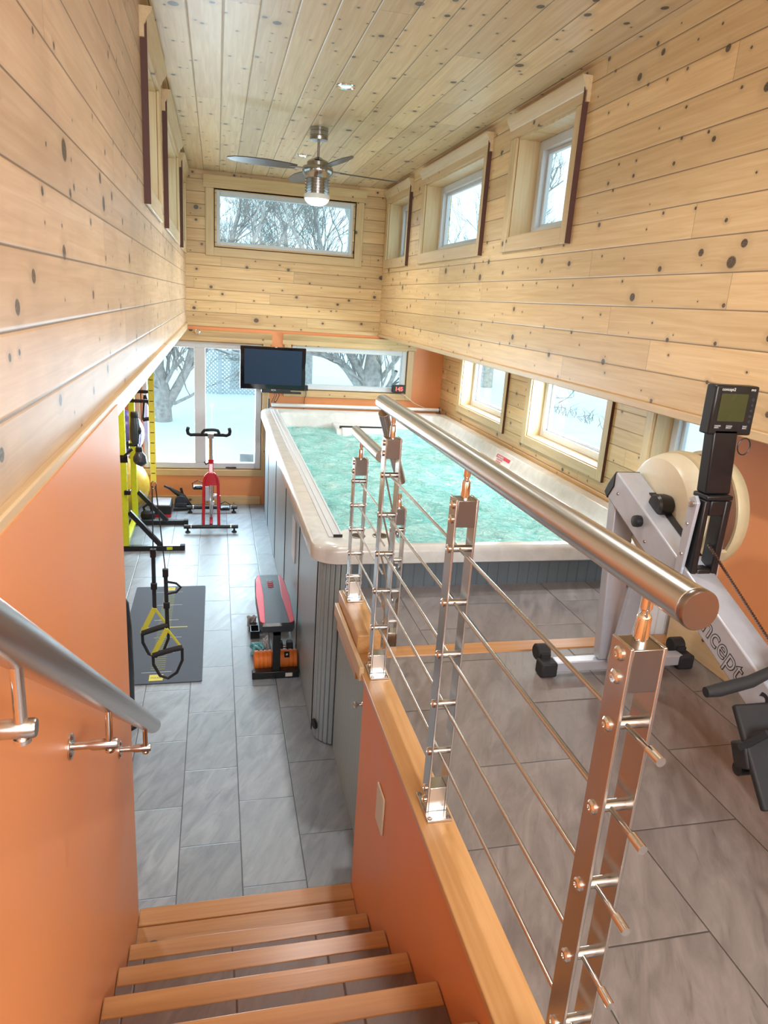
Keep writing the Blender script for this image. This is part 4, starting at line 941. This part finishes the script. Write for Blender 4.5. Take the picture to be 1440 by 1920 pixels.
# ---------------------------------------------------------------- yellow rack with what hangs on it
rk = thing('weight_stand', 'lime yellow squat stand with black angled feet by the big window', 'squat stand', (-0.84, 7.05, 0))
for y, nm in ((6.652, 0), (7.455, 1)):
    b = MB(); b.box(-0.862, -0.806, y-0.027, y+0.027, 0.052, 1.86); up_ = b.build('upright', 'yellow', rk, bevel=0.004)
    b = MB()
    for i in range(16): b.lathe((-0.806, y, 0.50+i*0.08), [(0.0105, 0.0004), (0.0005, 0.0006)], 'X', 12)
    b.build('pin_holes', 'black', up_)
    b = MB(); b.box(-0.90, -0.302, y-0.027, y+0.027, 0.002, 0.050); b.build('foot', 'blackm', rk, bevel=0.004)
    b = MB(); b.bar((-0.80, y, 0.385 if nm == 0 else 0.36), (-0.52, y, 0.045), 0.042, 0.042); b.build('brace', 'blackm', rk)
    b = MB(); b.box(-0.345, -0.300, y-0.029, y+0.029, 0.001, 0.054); b.build('end_cap', 'rubber', rk, bevel=0.003)
b = MB(); b.box(-0.86, -0.81, 6.68, 7.43, 1.80, 1.85); b.box(-0.86, -0.81, 6.68, 7.43, 0.06, 0.10); b.build('cross_tube', 'yellow', rk, bevel=0.004)
b = MB(); b.box(-0.468, -0.415, 6.6235, 6.6245, 0.012, 0.042); b.build('yellow_sticker', 'yellow', rk)
for y, z, L in ((6.80, 1.40, 0.24), (6.92, 1.47, 0.22), (6.95, 0.96, 0.10)):
    b = MB(); b.bar((-0.835, y, z), (-0.835+L, y, z), 0.030, 0.030); b.box(-0.835+L-0.01, -0.835+L+0.006, y-0.022, y+0.022, z-0.03, z+0.03); b.box(-0.862, -0.81, y-0.022, y+0.022, z-0.035, z+0.035)
    b.build('storage_peg', 'blackm', rk, bevel=0.003)
b = MB(); b.box(-0.87, -0.79, 6.62, 6.66, 0.86, 0.93); b.bar((-0.84, 6.62, 0.90), (-0.74, 6.56, 1.0), 0.02, 0.02); b.build('bar_hook', 'blackm', rk, bevel=0.003)
b = MB(); b.box(-0.83, -0.775, 6.60, 6.66, 0.56, 0.60); b.build('pin_stop', 'blackm', rk, bevel=0.003)
for nm, lb, pts, rr in (('boxing_glove', 'black and grey boxing glove hanging highest on the yellow stand', [(-0.745, 6.85, 1.24), (-0.74, 6.84, 1.14), (-0.745, 6.83, 1.04), (-0.735, 6.82, 0.99)], [0.035, 0.048, 0.042, 0.03]),
                       ('boxing_glove', 'black boxing glove hanging lowest on the yellow stand', [(-0.70, 6.72, 0.94), (-0.695, 6.71, 0.90), (-0.69, 6.70, 0.85), (-0.705, 6.69, 0.82)], [0.030, 0.058, 0.062, 0.03])):
    t = thing(nm, lb, 'boxing glove', pts[0]); b = MB(); b.tube(pts, rr, 20); b.build('mitt', 'blackv', t)
    b = MB(); p = Vector(pts[0]); b.lathe((p.x, p.y, p.z), [(rr[0]+0.001, -0.005), (rr[0]+0.003, 0.02), (rr[0]-0.002, 0.05)], 'Z', 20); b.build('cuff', 'black', t)
    b = MB(); b.lathe((pts[1][0]+0.04, pts[1][1]-0.02, pts[1][2]-0.05), [(0.012, 0), (0.020, 0.03), (0.012, 0.06), (0.001, 0.07)], 'Z', 14); b.build('thumb', 'black', t)
ag = thing('cable_attachment', 'black triangular cable grip on a peg of the yellow stand', 'cable grip', (-0.66, 6.92, 1.45))
b = MB(); b.tube([(-0.66, 6.96, 1.435), (-0.68, 6.96, 1.20), (-0.58, 6.96, 1.22), (-0.655, 6.96, 1.435)], 0.011, 10); b.tube([(-0.68, 6.96, 1.20), (-0.58, 6.96, 1.22)], 0.019, 12); b.build('grip_frame', 'blackm', ag)
def ball(nm, lb, c, r, mat):
    t = thing(nm, lb, 'exercise ball', (c[0], c[1], c[2]-r)); b = MB(); b.sphere(c, r, 48); b.build('ball_skin', mat, t, smooth=180)
    b = MB(); b.lathe((c[0]+r*0.02, c[1], c[2]+r), [(0.02, -0.004), (0.018, 0.002), (0.001, 0.003)], 'Z', 16); b.build('valve', 'white', t)
ball('exercise_ball', 'large yellow exercise ball on the floor behind the yellow stand', (-1.03, 7.885, 0.312), 0.310, 'yball')
ball('exercise_ball', 'purple exercise ball resting on top of the yellow one', (-1.02, 7.885, 0.8880), 0.260, 'purple')
sbx = thing('aerobic_step', 'grey topped black aerobic step with red base by the window', 'aerobic step', (-0.60, 7.86, 0))
b = MB(); b.prism(rrect(-0.712, -0.490, 7.70, 8.02, 0.02, 4), 'Z', 0.001, 0.035); b.build('base', 'red', sbx)
b = MB(); b.prism(rrect(-0.712, -0.490, 7.70, 8.02, 0.02, 4), 'Z', 0.0355, 0.125); b.build('body', 'rubber', sbx, bevel=0.004)
b = MB(); b.prism(rrect(-0.700, -0.500, 7.71, 8.01, 0.02, 4), 'Z', 0.1255, 0.142); b.build('top_surface', 'alu', sbx, bevel=0.004)
ab = thing('folding_exerciser', 'black folding exerciser on the floor beside the aerobic step', 'exerciser', (-0.40, 7.98, 0))
b = MB(); b.tube([(-0.48, 7.95, 0.02), (-0.33, 7.97, 0.02), (-0.27, 8.03, 0.02), (-0.33, 8.11, 0.02), (-0.46, 8.12, 0.02)], 0.016, 12); b.build('base_loop', 'rubber', ab)
b = MB(); b.tube([(-0.29, 8.03, 0.03), (-0.38, 8.05, 0.14), (-0.52, 8.05, 0.24), (-0.58, 8.04, 0.27)], [0.02, 0.035, 0.016, 0.012], 12); b.tube([(-0.38, 8.06, 0.16), (-0.40, 8.06, 0.24)], 0.014, 10); b.build('lever', 'black', ab)
b = MB(); b.lathe((-0.40, 8.02, 0.10), [(0.06, -0.02), (0.065, 0), (0.06, 0.02)], 'Y', 24); b.box(-0.47, -0.33, 7.99, 8.09, 0.03, 0.08); b.build('housing', 'blackv', ab, bevel=0.006)
kb = thing('kettlebell', 'black kettlebell on the floor at the foot of the yellow stand', 'kettlebell', (-0.72, 7.59, 0))
b = MB(); b.lathe((-0.72, 7.59, 0), [(0.04, 0.001), (0.066, 0.02), (0.078, 0.055), (0.070, 0.095), (0.035, 0.12), (0.001, 0.124)], 'Z', 28); b.build('bell', 'rubber', kb)
b = MB(); b.tube([(-0.75, 7.59, 0.10), (-0.765, 7.59, 0.15), (-0.72, 7.59, 0.185), (-0.675, 7.59, 0.15), (-0.69, 7.59, 0.10)], 0.014, 12); b.build('bell_handle', 'rubber', kb)
# dark padded cylinder just beyond the stair wall
pc = thing('punch_bag', 'dark grey padded cylinder standing behind the end of the stair wall', 'punching bag', (-0.47, 3.2, 0))
b = MB(); b.lathe((-0.545, 3.75, 0), [(0.085, 0.012), (0.10, 0.03), (0.085, 0.06), (0.088, 0.30), (0.085, 0.60), (0.075, 0.74), (0.05, 0.78), (0.001, 0.785)], 'Z', 36); b.build('bag', 'blackv', pc)
b = MB(); b.lathe((-0.545, 3.75, 0), [(0.12, 0.001), (0.12, 0.020), (0.10, 0.028)], 'Z', 36); b.build('stand_base', 'rubber', pc)

# ---------------------------------------------------------------- rowing machine
ro = thing('rowing_machine', 'silver rowing machine with cream flywheel cage on the upper landing', 'rowing machine', (1.55, 1.6, ZL))
zt = lambda y: 1.500+0.430*(y-1.47)
zb = lambda y: 1.382+0.428*(y-1.47)
b = MB(); b.prism([(2.300, 1.857), (2.352, 1.765), (2.335, 1.748), (0.95, zb(0.95)), (0.95, zt(0.95))], 'X', 1.452, 1.550); mb_ = b.build('main_beam', 'alu', ro, bevel=0.006)
b = MB(); b.prism([(2.302, 1.858), (2.345, 1.80), (2.362, 1.765), (2.337, 1.744), (2.30, 1.80)], 'X', 1.449, 1.553); b.build('beam_end_cap', 'black', mb_, bevel=0.004)
b = MB(); b.prism([(2.18, zt(2.18)), (1.88, zt(1.88)), (1.88, zt(1.88)+0.004), (2.18, zt(2.18)+0.004)], 'X', 1.520, 1.547); b.build('beam_slot', 'black', mb_)
for y, dz in ((2.27, 0.055), (2.06, 0.030)):
    b = MB(); b.lathe((1.452, y, zb(y)+dz), [(0.006, 0), (0.005, -0.003), (0.0005, -0.003)], 'X', 12); b.build('rivet', 'steel_d', mb_)
dvec = Vector((0, -0.9187, -0.395)); uvec = Vector((0, -0.395, 0.9187))
def btext(s, y, size, mat, eps, off, shear=0.0): 
    o_ = text('lettering', s, size, mat, basis(dvec, uvec, (1.452-eps, y, zb(y)+0.024)), mb_, ext=0.0002, off=off); return o_
btext('Concept', 1.808, 0.090, 'ink', 0.0006, 0.0018); btext('Concept', 1.808, 0.090, 'alu', 0.0012, -0.0010); btext('2', 1.450, 0.092, 'ink', 0.0006, 0.002)
# legs
b = MB(); b.prism([(1.500, 1.078), (1.590, 1.078), (1.545, 1.75), (1.456, 1.75)], 'Y', 2.285, 2.335); b.build('leg', 'alu', ro, bevel=0.006)
b = MB(); b.bar((1.32, 2.318, 1.050), (1.90, 2.318, 1.050), 0.050, 0.045); ff = b.build('front_foot', 'alu', ro, bevel=0.004)
for x, s in ((1.29, -1), (1.915, 1)):
    b = MB(); b.box(x-0.035, x+0.035, 2.285, 2.348, ZL+0.002, 1.072); b.build('foot_pad', 'rubber', ff, bevel=0.008)
    b = MB(); b.lathe((x, 2.375, 1.082), [(0.028, -0.028), (0.033, -0.024), (0.033, 0.024), (0.028, 0.028)], 'X', 28); b.box(x-0.02, x+0.02, 2.33, 2.375, 1.05, 1.09); b.build('caster', 'rubber', ff)
b = MB(); b.bar((1.54, 2.24, 1.09), (1.50, 2.10, 1.60), 0.05, 0.03); b.build('strut', 'alu', ro)
# flywheel cage
cx_, cy_, cz_ = 1.56, 2.185, 1.745
b = MB(); rr = 0.205
b.lathe((0, cy_, cz_), [(0.04, 1.556), (0.17, 1.556), (0.186, 1.560), (0.198, 1.574), (0.206, 1.60), (0.206, 1.625)], 'X', 64); cg = b.build('cage_left', 'cream', ro)
b = MB(); b.lathe((0, cy_, cz_), [(0.206, 1.626), (0.214, 1.630), (0.216, 1.650), (0.212, 1.680)], 'X', 64); b.build('cage_seam', 'creamd', ro)
b = MB(); b.lathe((0, cy_, cz_), [(0.203, 1.681), (0.203, 1.735)], 'X', 64); b.build('vent_band', 'mesh', ro)
b = MB(); b.lathe((0, cy_, cz_), [(0.214, 1.736), (0.218, 1.745), (0.216, 1.765), (0.205, 1.790), (0.185, 1.800), (0.03, 1.802)], 'X', 64); b.build('cage_right', 'creamd', ro)
for a in (35, 125, 215, 305):
    b = MB(); t = R(a); c = Vector((1.708, cy_+0.209*math.cos(t), cz_+0.209*math.sin(t))); tg = Vector((0, -math.sin(t), math.cos(t))); nr = Vector((0, math.cos(t), math.sin(t)))
    b.obox(c, (Vector((1, 0, 0)), tg, nr), (0.030, 0.030, 0.007)); b.build('cage_clip', 'creamd', ro, bevel=0.003)
b = MB(); b.lathe((0, 2.10, 1.785), [(0.034, 1.551), (0.040, 1.530), (0.040, 1.500), (0.034, 1.492), (0.0005, 1.490)], 'X', 36); b.build('damper_cap', 'black', ro)
b = MB(); b.lathe((0, 2.105, 1.725), [(0.020, 1.451), (0.022, 1.440), (0.020, 1.428), (0.0005, 1.426)], 'X', 28); b.build('beam_knob', 'black', ro)
# monitor arm
b = MB(); b.prism([(1.865, 1.600), (1.835, 1.590), (1.815, 1.875), (1.832, 1.895), (1.858, 1.880)], 'X', 1.440, 1.4515); sp_ = b.build('side_plate', 'alu', ro, bevel=0.002)
for z in (1.63, 1.70, 1.80):
    b = MB(); b.lathe((1.440, 1.845, z), [(0.006, 0), (0.005, -0.003), (0.0005, -0.003)], 'X', 12); b.build('bolt', 'steel', sp_)
b = MB(); b.lathe((1.440, 1.838, 1.868), [(0.012, 0), (0.012, -0.008), (0.0005, -0.009)], 'X', 16); b.build('pivot_bolt', 'steel', sp_)
b = MB(); b.prism([(1.553, 1.62), (1.566, 1.62), (1.558, 1.89), (1.545, 1.89)], 'Y', 1.815, 1.86); b.build('side_plate', 'alu', ro)
b = MB(); y0, y1 = 1.805, 1.865
b.box(1.458, 1.480, y0, y1, 1.60, 1.885); b.box(1.532, 1.556, y0, y1, 1.60, 1.885); b.box(1.480, 1.532, y0, y1, 1.60, 1.66); b.box(1.480, 1.532, y0, y1, 1.835, 1.885)
b.build('arm_base', 'black', ro, bevel=0.005)
b = MB(); b.box(1.458, 1.553, 1.800, 1.870, 1.886, 1.902); b.prism([(1.462, 1.903), (1.550, 1.903), (1.532, 2.105), (1.448, 2.105)], 'Y', 1.815, 1.862); b.build('monitor_arm', 'black', ro, bevel=0.005)
b = MB(); b.tube([(1.575+0.022*math.cos(R(a)), 1.83, 2.052+0.026*math.sin(R(a))) for a in range(0, 360, 20)], 0.002, 6, closed=True); b.build('cable_loop', 'black', ro)
b = MB(); b.box(1.428, 1.577, 1.815, 1.862, 2.088, 2.236); mn = b.build('monitor', 'black', ro, bevel=0.006)
b = MB(); b.box(1.448, 1.541, 1.8135, 1.8149, 2.130, 2.212); b.build('display', 'lcd', mn)
for i in range(5):
    b = MB(); b.lathe((1.560, 1.8150, 2.196-i*0.0165), [(0.006, 0), (0.005, -0.0015), (0.0005, -0.0018)], 'Y', 6); b.build('button', 'blackv', mn)
for x in (1.452, 1.492, 1.549):
    b = MB(); b.box(x-0.010, x+0.010, 1.8135, 1.8149, 2.106, 2.120); b.build('button', 'blackv', mn)
text('lettering', 'concept2', 0.0125, 'white', XZ((1.447, 1.8142, 2.2205)), mn, ext=0.0003); text('lettering', 'PM3', 0.009, 'white', XZ((1.547, 1.8142, 2.2215)), mn, ext=0.0003)
for x, s_ in ((1.4435, 'CHANGE\nUNITS'), (1.4835, 'CHANGE\nDISPLAY'), (1.541, 'MENU\nBACK')): text('lettering', s_, 0.0052, 'white', XZ((x, 1.8132, 2.1142)), mn, ext=0.0002)
# chain, handle, foot plates
b = MB(); 
for i in range(60):
    y = 1.83-i*0.0075; b.box(1.520, 1.528, y-0.0030, y+0.0030, zt(y)+0.018+ (0.055*(1-i/60)), zt(y)+0.024+(0.055*(1-i/60)))
b.build('chain', 'steel_d', ro, smooth=0)
b = MB(); b.tube([(1.262, 1.415, 1.468), (1.30, 1.415, 1.472), (1.40, 1.42, 1.488), (1.47, 1.42, 1.520), (1.53, 1.42, 1.520), (1.60, 1.42, 1.488), (1.70, 1.415, 1.472), (1.738, 1.415, 1.468)], [0.014, 0.018, 0.017, 0.014, 0.014, 0.017, 0.018, 0.014], 18); hd = b.build('handle', 'rubber', ro)
b = MB(); b.box(1.47, 1.53, 1.395, 1.445, 1.510, 1.565); b.tube([(1.50, 1.42, 1.55), (1.50, 1.44, 1.60)], 0.010, 10); b.build('handle_hook', 'blackm', hd, bevel=0.005)
for s in (-1, 1):
    x = 1.500+s*0.115; b = MB()
    b.bar((x, 1.39, 1.44), (x, 1.22, 1.24), 0.105, 0.020, up=(0, -0.7, 0.7)); b.bar((x, 1.345, 1.36), (x, 1.31, 1.30), 0.115, 0.055, up=(0, -0.7, 0.7))
    fp = b.build('foot_plate', 'rubber', ro, bevel=0.006)
    b = MB(); b.tube([(x-0.055, 1.33, 1.35), (x-0.03, 1.285, 1.42), (x+0.03, 1.285, 1.42), (x+0.055, 1.33, 1.35)], 0.010, 10); b.build('foot_strap', 'fabric', fp)
b = MB(); b.cyl((1.335, 1.33, 1.285), (1.665, 1.33, 1.285), 0.018); b.build('foot_bar', 'blackm', ro)
# monorail, seat, rear leg (towards the viewer, outside the frame)
b = MB(); b.prism([(0.99, 1.23), (0.99, 1.16), (-0.55, 1.10), (-0.55, 1.17)], 'X', 1.465, 1.535); b.build('monorail', 'alu', ro, bevel=0.004)
b = MB(); b.prism([(0.05, 1.205), (0.33, 1.205), (0.35, 1.235), (0.30, 1.245), (0.08, 1.25), (0.03, 1.235)], 'X', 1.35, 1.65); b.build('seat', 'rubber', ro, bevel=0.01)
b = MB(); b.box(1.48, 1.52, -0.50, -0.46, 1.03, 1.11); b.box(1.33, 1.67, -0.51, -0.45, ZL+0.002, 1.035); b.build('rear_leg', 'alu', ro, bevel=0.004)

# ---------------------------------------------------------------- outside
def ground():
    b = MB(); q = random.Random(5)
    def patch(x0, x1, y0, y1, nx, ny):
        vs = []; fs = []
        for j in range(ny+1):
            for i in range(nx+1):
                x = x0+(x1-x0)*i/nx; y = y0+(y1-y0)*j/ny
                d = max(0, math.hypot(x-0.7, y-5)-12)
                vs.append((x, y, 0.22+0.05*math.sin(x*0.55+1)*math.cos(y*0.4)+0.02*math.sin(x*2.3)*math.sin(y*1.9)+0.012*d))
        for j in range(ny):
            for i in range(nx): a = j*(nx+1)+i; fs.append((a, a+1, a+nx+2, a+nx+1))
        b.add(vs, fs)
    patch(-50, 60, 8.50, 80, 110, 90); patch(2.85, 60, -30, 8.50, 70, 50); patch(-50, -1.5, -30, 8.5, 60, 50)
    o = b.build('floor_snow', 'snow', smooth=180); return struct(o, 'snow covered garden ground outside the windows', 'snow')
ground()
def tree(name, label, base, limbs, seed, depth=5, twig=1.0, group=None):
    """limbs = [(points, r0, r1)]; from their length grow forked side branches"""
    q = random.Random(seed); b = MB(); t = MB()
    def grow(p, d, L, r, k):
        pts = [p]; dd = d.copy(); n = 3
        for i in range(n):
            dd = (dd + Vector((q.uniform(-.25, .25), q.uniform(-.25, .25), q.uniform(-.12, .22)))).normalized(); pts.append(pts[-1]+dd*L/n)
        tgt = b if r > 0.018 else t
        tgt.tube(pts, [r*(1-0.38*i/n) for i in range(n+1)], 7 if r > 0.018 else 4, caps=False)
        if k == 0: return
        for i in range(q.choice((2, 3, 3))):
            a = pts[q.choice((1, 2, 3))]; nd = (dd + Vector((q.uniform(-1, 1), q.uniform(-1, 1), q.uniform(-.35, .8)))*0.8).normalized()
            grow(a, nd, L*q.uniform(.55, .85), max(0.0035, r*q.uniform(.45, .62)), k-1)
    for pts, r0, r1, kk in limbs:
        P_ = [Vector(x) for x in pts]; m = len(P_); b.tube(P_, [r0+(r1-r0)*i/(m-1) for i in range(m)], 16, caps=True)
        for i in range(1, m):
            for _ in range(kk):
                s = q.random(); a = P_[i-1].lerp(P_[i], s); d = (P_[i]-P_[i-1]).normalized()
                nd = (d*0.7+Vector((q.uniform(-1, 1), q.uniform(-1, 1), q.uniform(-.2, .7)))).normalized()
                grow(a, nd, q.uniform(.6, 1.1)*twig, (r0+(r1-r0)*(i-1)/(m-1))*q.uniform(.2, .35), depth)
        grow(P_[-1], (P_[-1]-P_[-2]).normalized(), 0.9*twig, r1*.8, depth)
    e = thing(name, label, 'tree', base, group)
    b.build('trunk', 'bark', e, smooth=60); t.build('twigs', 'twig', e, smooth=0)
    return e
G = 'bare winter trees in the snowy garden'
tree('bare_tree', 'bare tree with leaning forked trunk seen through the left door pane', (-0.90, 12.5, 0.2),
     [([(-0.90, 12.5, 0.1), (-0.92, 12.5, 0.75), (-0.99, 12.5, 1.15), (-0.98, 12.6, 1.7), (-0.7, 12.9, 2.6), (-0.3, 13.0, 3.4)], 0.17, 0.07, 2),
      ([(-0.85, 12.5, 0.45), (-0.66, 12.5, 0.80), (-0.50, 12.5, 1.10), (-0.40, 12.45, 1.45), (-0.1, 12.5, 2.2), (0.5, 12.9, 3.0)], 0.085, 0.045, 2),
      ([(-0.7, 12.4, 0.55), (-0.42, 12.2, 0.72), (-0.25, 12.1, 0.85), (-0.20, 12.1, 1.15)], 0.03, 0.012, 1)], 3, 4, 1.0, G)
tree('bare_tree', 'spreading bare tree with thick trunk seen beyond the television window', (2.87, 13.5, 0.2),
     [([(2.88, 13.5, 0.1), (2.90, 13.5, 0.85), (2.95, 13.5, 1.5), (3.0, 13.6, 2.3), (2.6, 13.8, 3.2)], 0.215, 0.10, 2),
      ([(2.80, 13.5, 0.62), (2.62, 13.5, 0.92), (2.42, 13.5, 1.16), (2.18, 13.5, 1.36), (1.70, 13.5, 1.44), (1.1, 13.4, 1.40)], 0.10, 0.035, 2),
      ([(2.86, 13.5, 0.70), (2.75, 13.5, 1.0), (2.58, 13.5, 1.30), (2.40, 13.5, 1.60), (1.9, 13.6, 2.6), (1.5, 13.7, 3.3)], 0.085, 0.045, 2),
      ([(3.0, 13.5, 0.9), (3.25, 13.5, 1.2), (3.55, 13.5, 1.6), (3.8, 13.5, 2.4)], 0.05, 0.03, 1)], 8, 4, 1.0, G)
tree('bare_tree', 'tall twiggy bare tree behind the wide upper window, left half', (0.4, 17.0, 0.3),
     [([(0.4, 17, 0.2), (0.45, 17, 1.8), (0.2, 17.1, 3.0), (0.5, 17.2, 4.2)], 0.11, 0.04, 5), ([(0.42, 17, 1.6), (1.0, 17, 2.8), (1.5, 17, 3.8)], 0.06, 0.03, 5)], 15, 5, 1.0, G)
tree('bare_tree', 'tall twiggy bare tree behind the wide upper window, right half', (2.3, 18.5, 0.3),
     [([(2.3, 18.5, 0.2), (2.3, 18.5, 2.0), (2.6, 18.5, 3.2), (2.3, 18.5, 4.6)], 0.12, 0.04, 5), ([(2.3, 18.5, 1.8), (1.8, 18.5, 3.0), (1.6, 18.5, 4.0)], 0.06, 0.03, 5)], 22, 5, 1.0, G)
tree('bare_tree', 'bare tree in the second upper window on the right', (7.6, 19.5, 0.3),
     [([(7.6, 19.5, 0.2), (7.6, 19.5, 2.4), (7.8, 19.6, 3.8), (7.5, 19.6, 5.6)], 0.20, 0.07, 3), ([(7.6, 19.5, 2.2), (8.2, 19.5, 3.6), (8.6, 19.5, 5.2)], 0.10, 0.05, 3)], 31, 5, 1.2, G)
tree('bare_tree', 'bare tree in the nearest upper window on the right', (9.2, 15.0, 0.3),
     [([(9.2, 15.0, 0.2), (9.2, 15.0, 2.4), (9.0, 15.2, 3.8), (9.3, 15.3, 5.6)], 0.20, 0.07, 3), ([(9.2, 15, 2.0), (9.8, 15, 3.2), (10.0, 15, 4.6)], 0.10, 0.05, 2)], 37, 4, 1.2, G)
tree('bare_tree', 'thick trunked tree close outside the low window behind the rowing machine', (6.4, 9.3, 0.2),
     [([(6.4, 9.3, 0.1), (6.4, 9.3, 1.2), (6.5, 9.3, 2.4), (6.3, 9.4, 3.8)], 0.26, 0.12, 2), ([(6.4, 9.3, 1.0), (6.1, 9.8, 1.5), (6.0, 10.6, 1.55), (6.1, 11.4, 1.3)], 0.07, 0.02, 2)], 41, 3, 1.0, G)
# hedge line of low stems in the snow
hq = random.Random(4); b = MB()
for i in range(105):
    x = 8.0+hq.uniform(-.25, .25); y = 11+i*0.06; z = 0.2
    p = Vector((x, y, z)); b.tube([p, p+Vector((hq.uniform(-.08, .08), hq.uniform(-.1, .1), hq.uniform(.05, .16))), p+Vector((hq.uniform(-.14, .14), hq.uniform(-.16, .16), hq.uniform(.1, .28)))], [0.008, 0.006, 0.003], 4)
tag(b.build('brush_stems', 'twig', smooth=0), 'line of low dark stems poking from the snow outside the side windows', 'brush', kind='stuff')
# lattice fence
fe = thing('lattice_fence', 'pale diagonal lattice fence across the snow beyond the door pane', 'fence', (0.4, 16.0, 0.2))
def lattice(x0, x1, z0, z1, y, nm):
    b = MB(); s = 0.085; 
    def clip(c, sgn):
        # line z = sgn*x + c clipped to the rectangle
        pts = []
        for x in (x0, x1):
            z = sgn*x+c
            if z0 <= z <= z1: pts.append((x, z))
        for z in (z0, z1):
            x = (z-c)/sgn
            if x0 < x < x1: pts.append((x, z))
        return pts[:2]
    c = z0-x1
    while c < z1-x0:
        p = clip(c, 1)
        if len(p) == 2 and abs(p[0][0]-p[1][0]) > 0.03: b.bar((p[0][0], y, p[0][1]), (p[1][0], y, p[1][1]), 0.010, 0.026, up=(0, 0, 1))
        c += s
    c = z0+x0
    while c < z1+x1:
        p = clip(c, -1)
        if len(p) == 2 and abs(p[0][0]-p[1][0]) > 0.03: b.bar((p[0][0], y+0.011, p[0][1]), (p[1][0], y+0.011, p[1][1]), 0.010, 0.026, up=(0, 0, 1))
        c += s
    b.build('lattice_panel', 'lattice', fe, smooth=0)
    b = MB(); b.box(x0, x1, y-0.02, y+0.03, z1, z1+0.05); b.build('top_rail', 'lattice', fe, smooth=0)
lattice(-0.42, 0.02, 0.20, 1.20, 16.0, 'a'); lattice(0.11, 1.25, 0.20, 1.15, 16.0, 'b')
b = MB(); b.box(0.02, 0.11, 15.96, 16.05, 0.1, 1.38); b.box(0.005, 0.125, 15.945, 16.065, 1.38, 1.42); b.build('fence_post', 'lattice', fe, smooth=0)
# neighbour house far off
hs = thing('neighbour_house', 'pale house with snow covered roof far behind the upper window', 'house', (1.0, 42, 0.5))
b = MB(); b.box(-3.5, 1.6, 42, 48, 0.3, 4.6); b.build('wall', 'lattice', hs)
b = MB(); b.prism([(41.6, 4.6), (45, 6.2), (48.4, 4.6), (48.4, 4.75), (45, 6.4), (41.6, 4.75)], 'X', -3.8, 1.9); b.build('roof', 'snow', hs)
b = MB()
for x in (-1.5, 0.2): b.box(x, x+0.8, 41.95, 42.0, 2.6, 3.7)
b.build('window', 'tvb', hs)
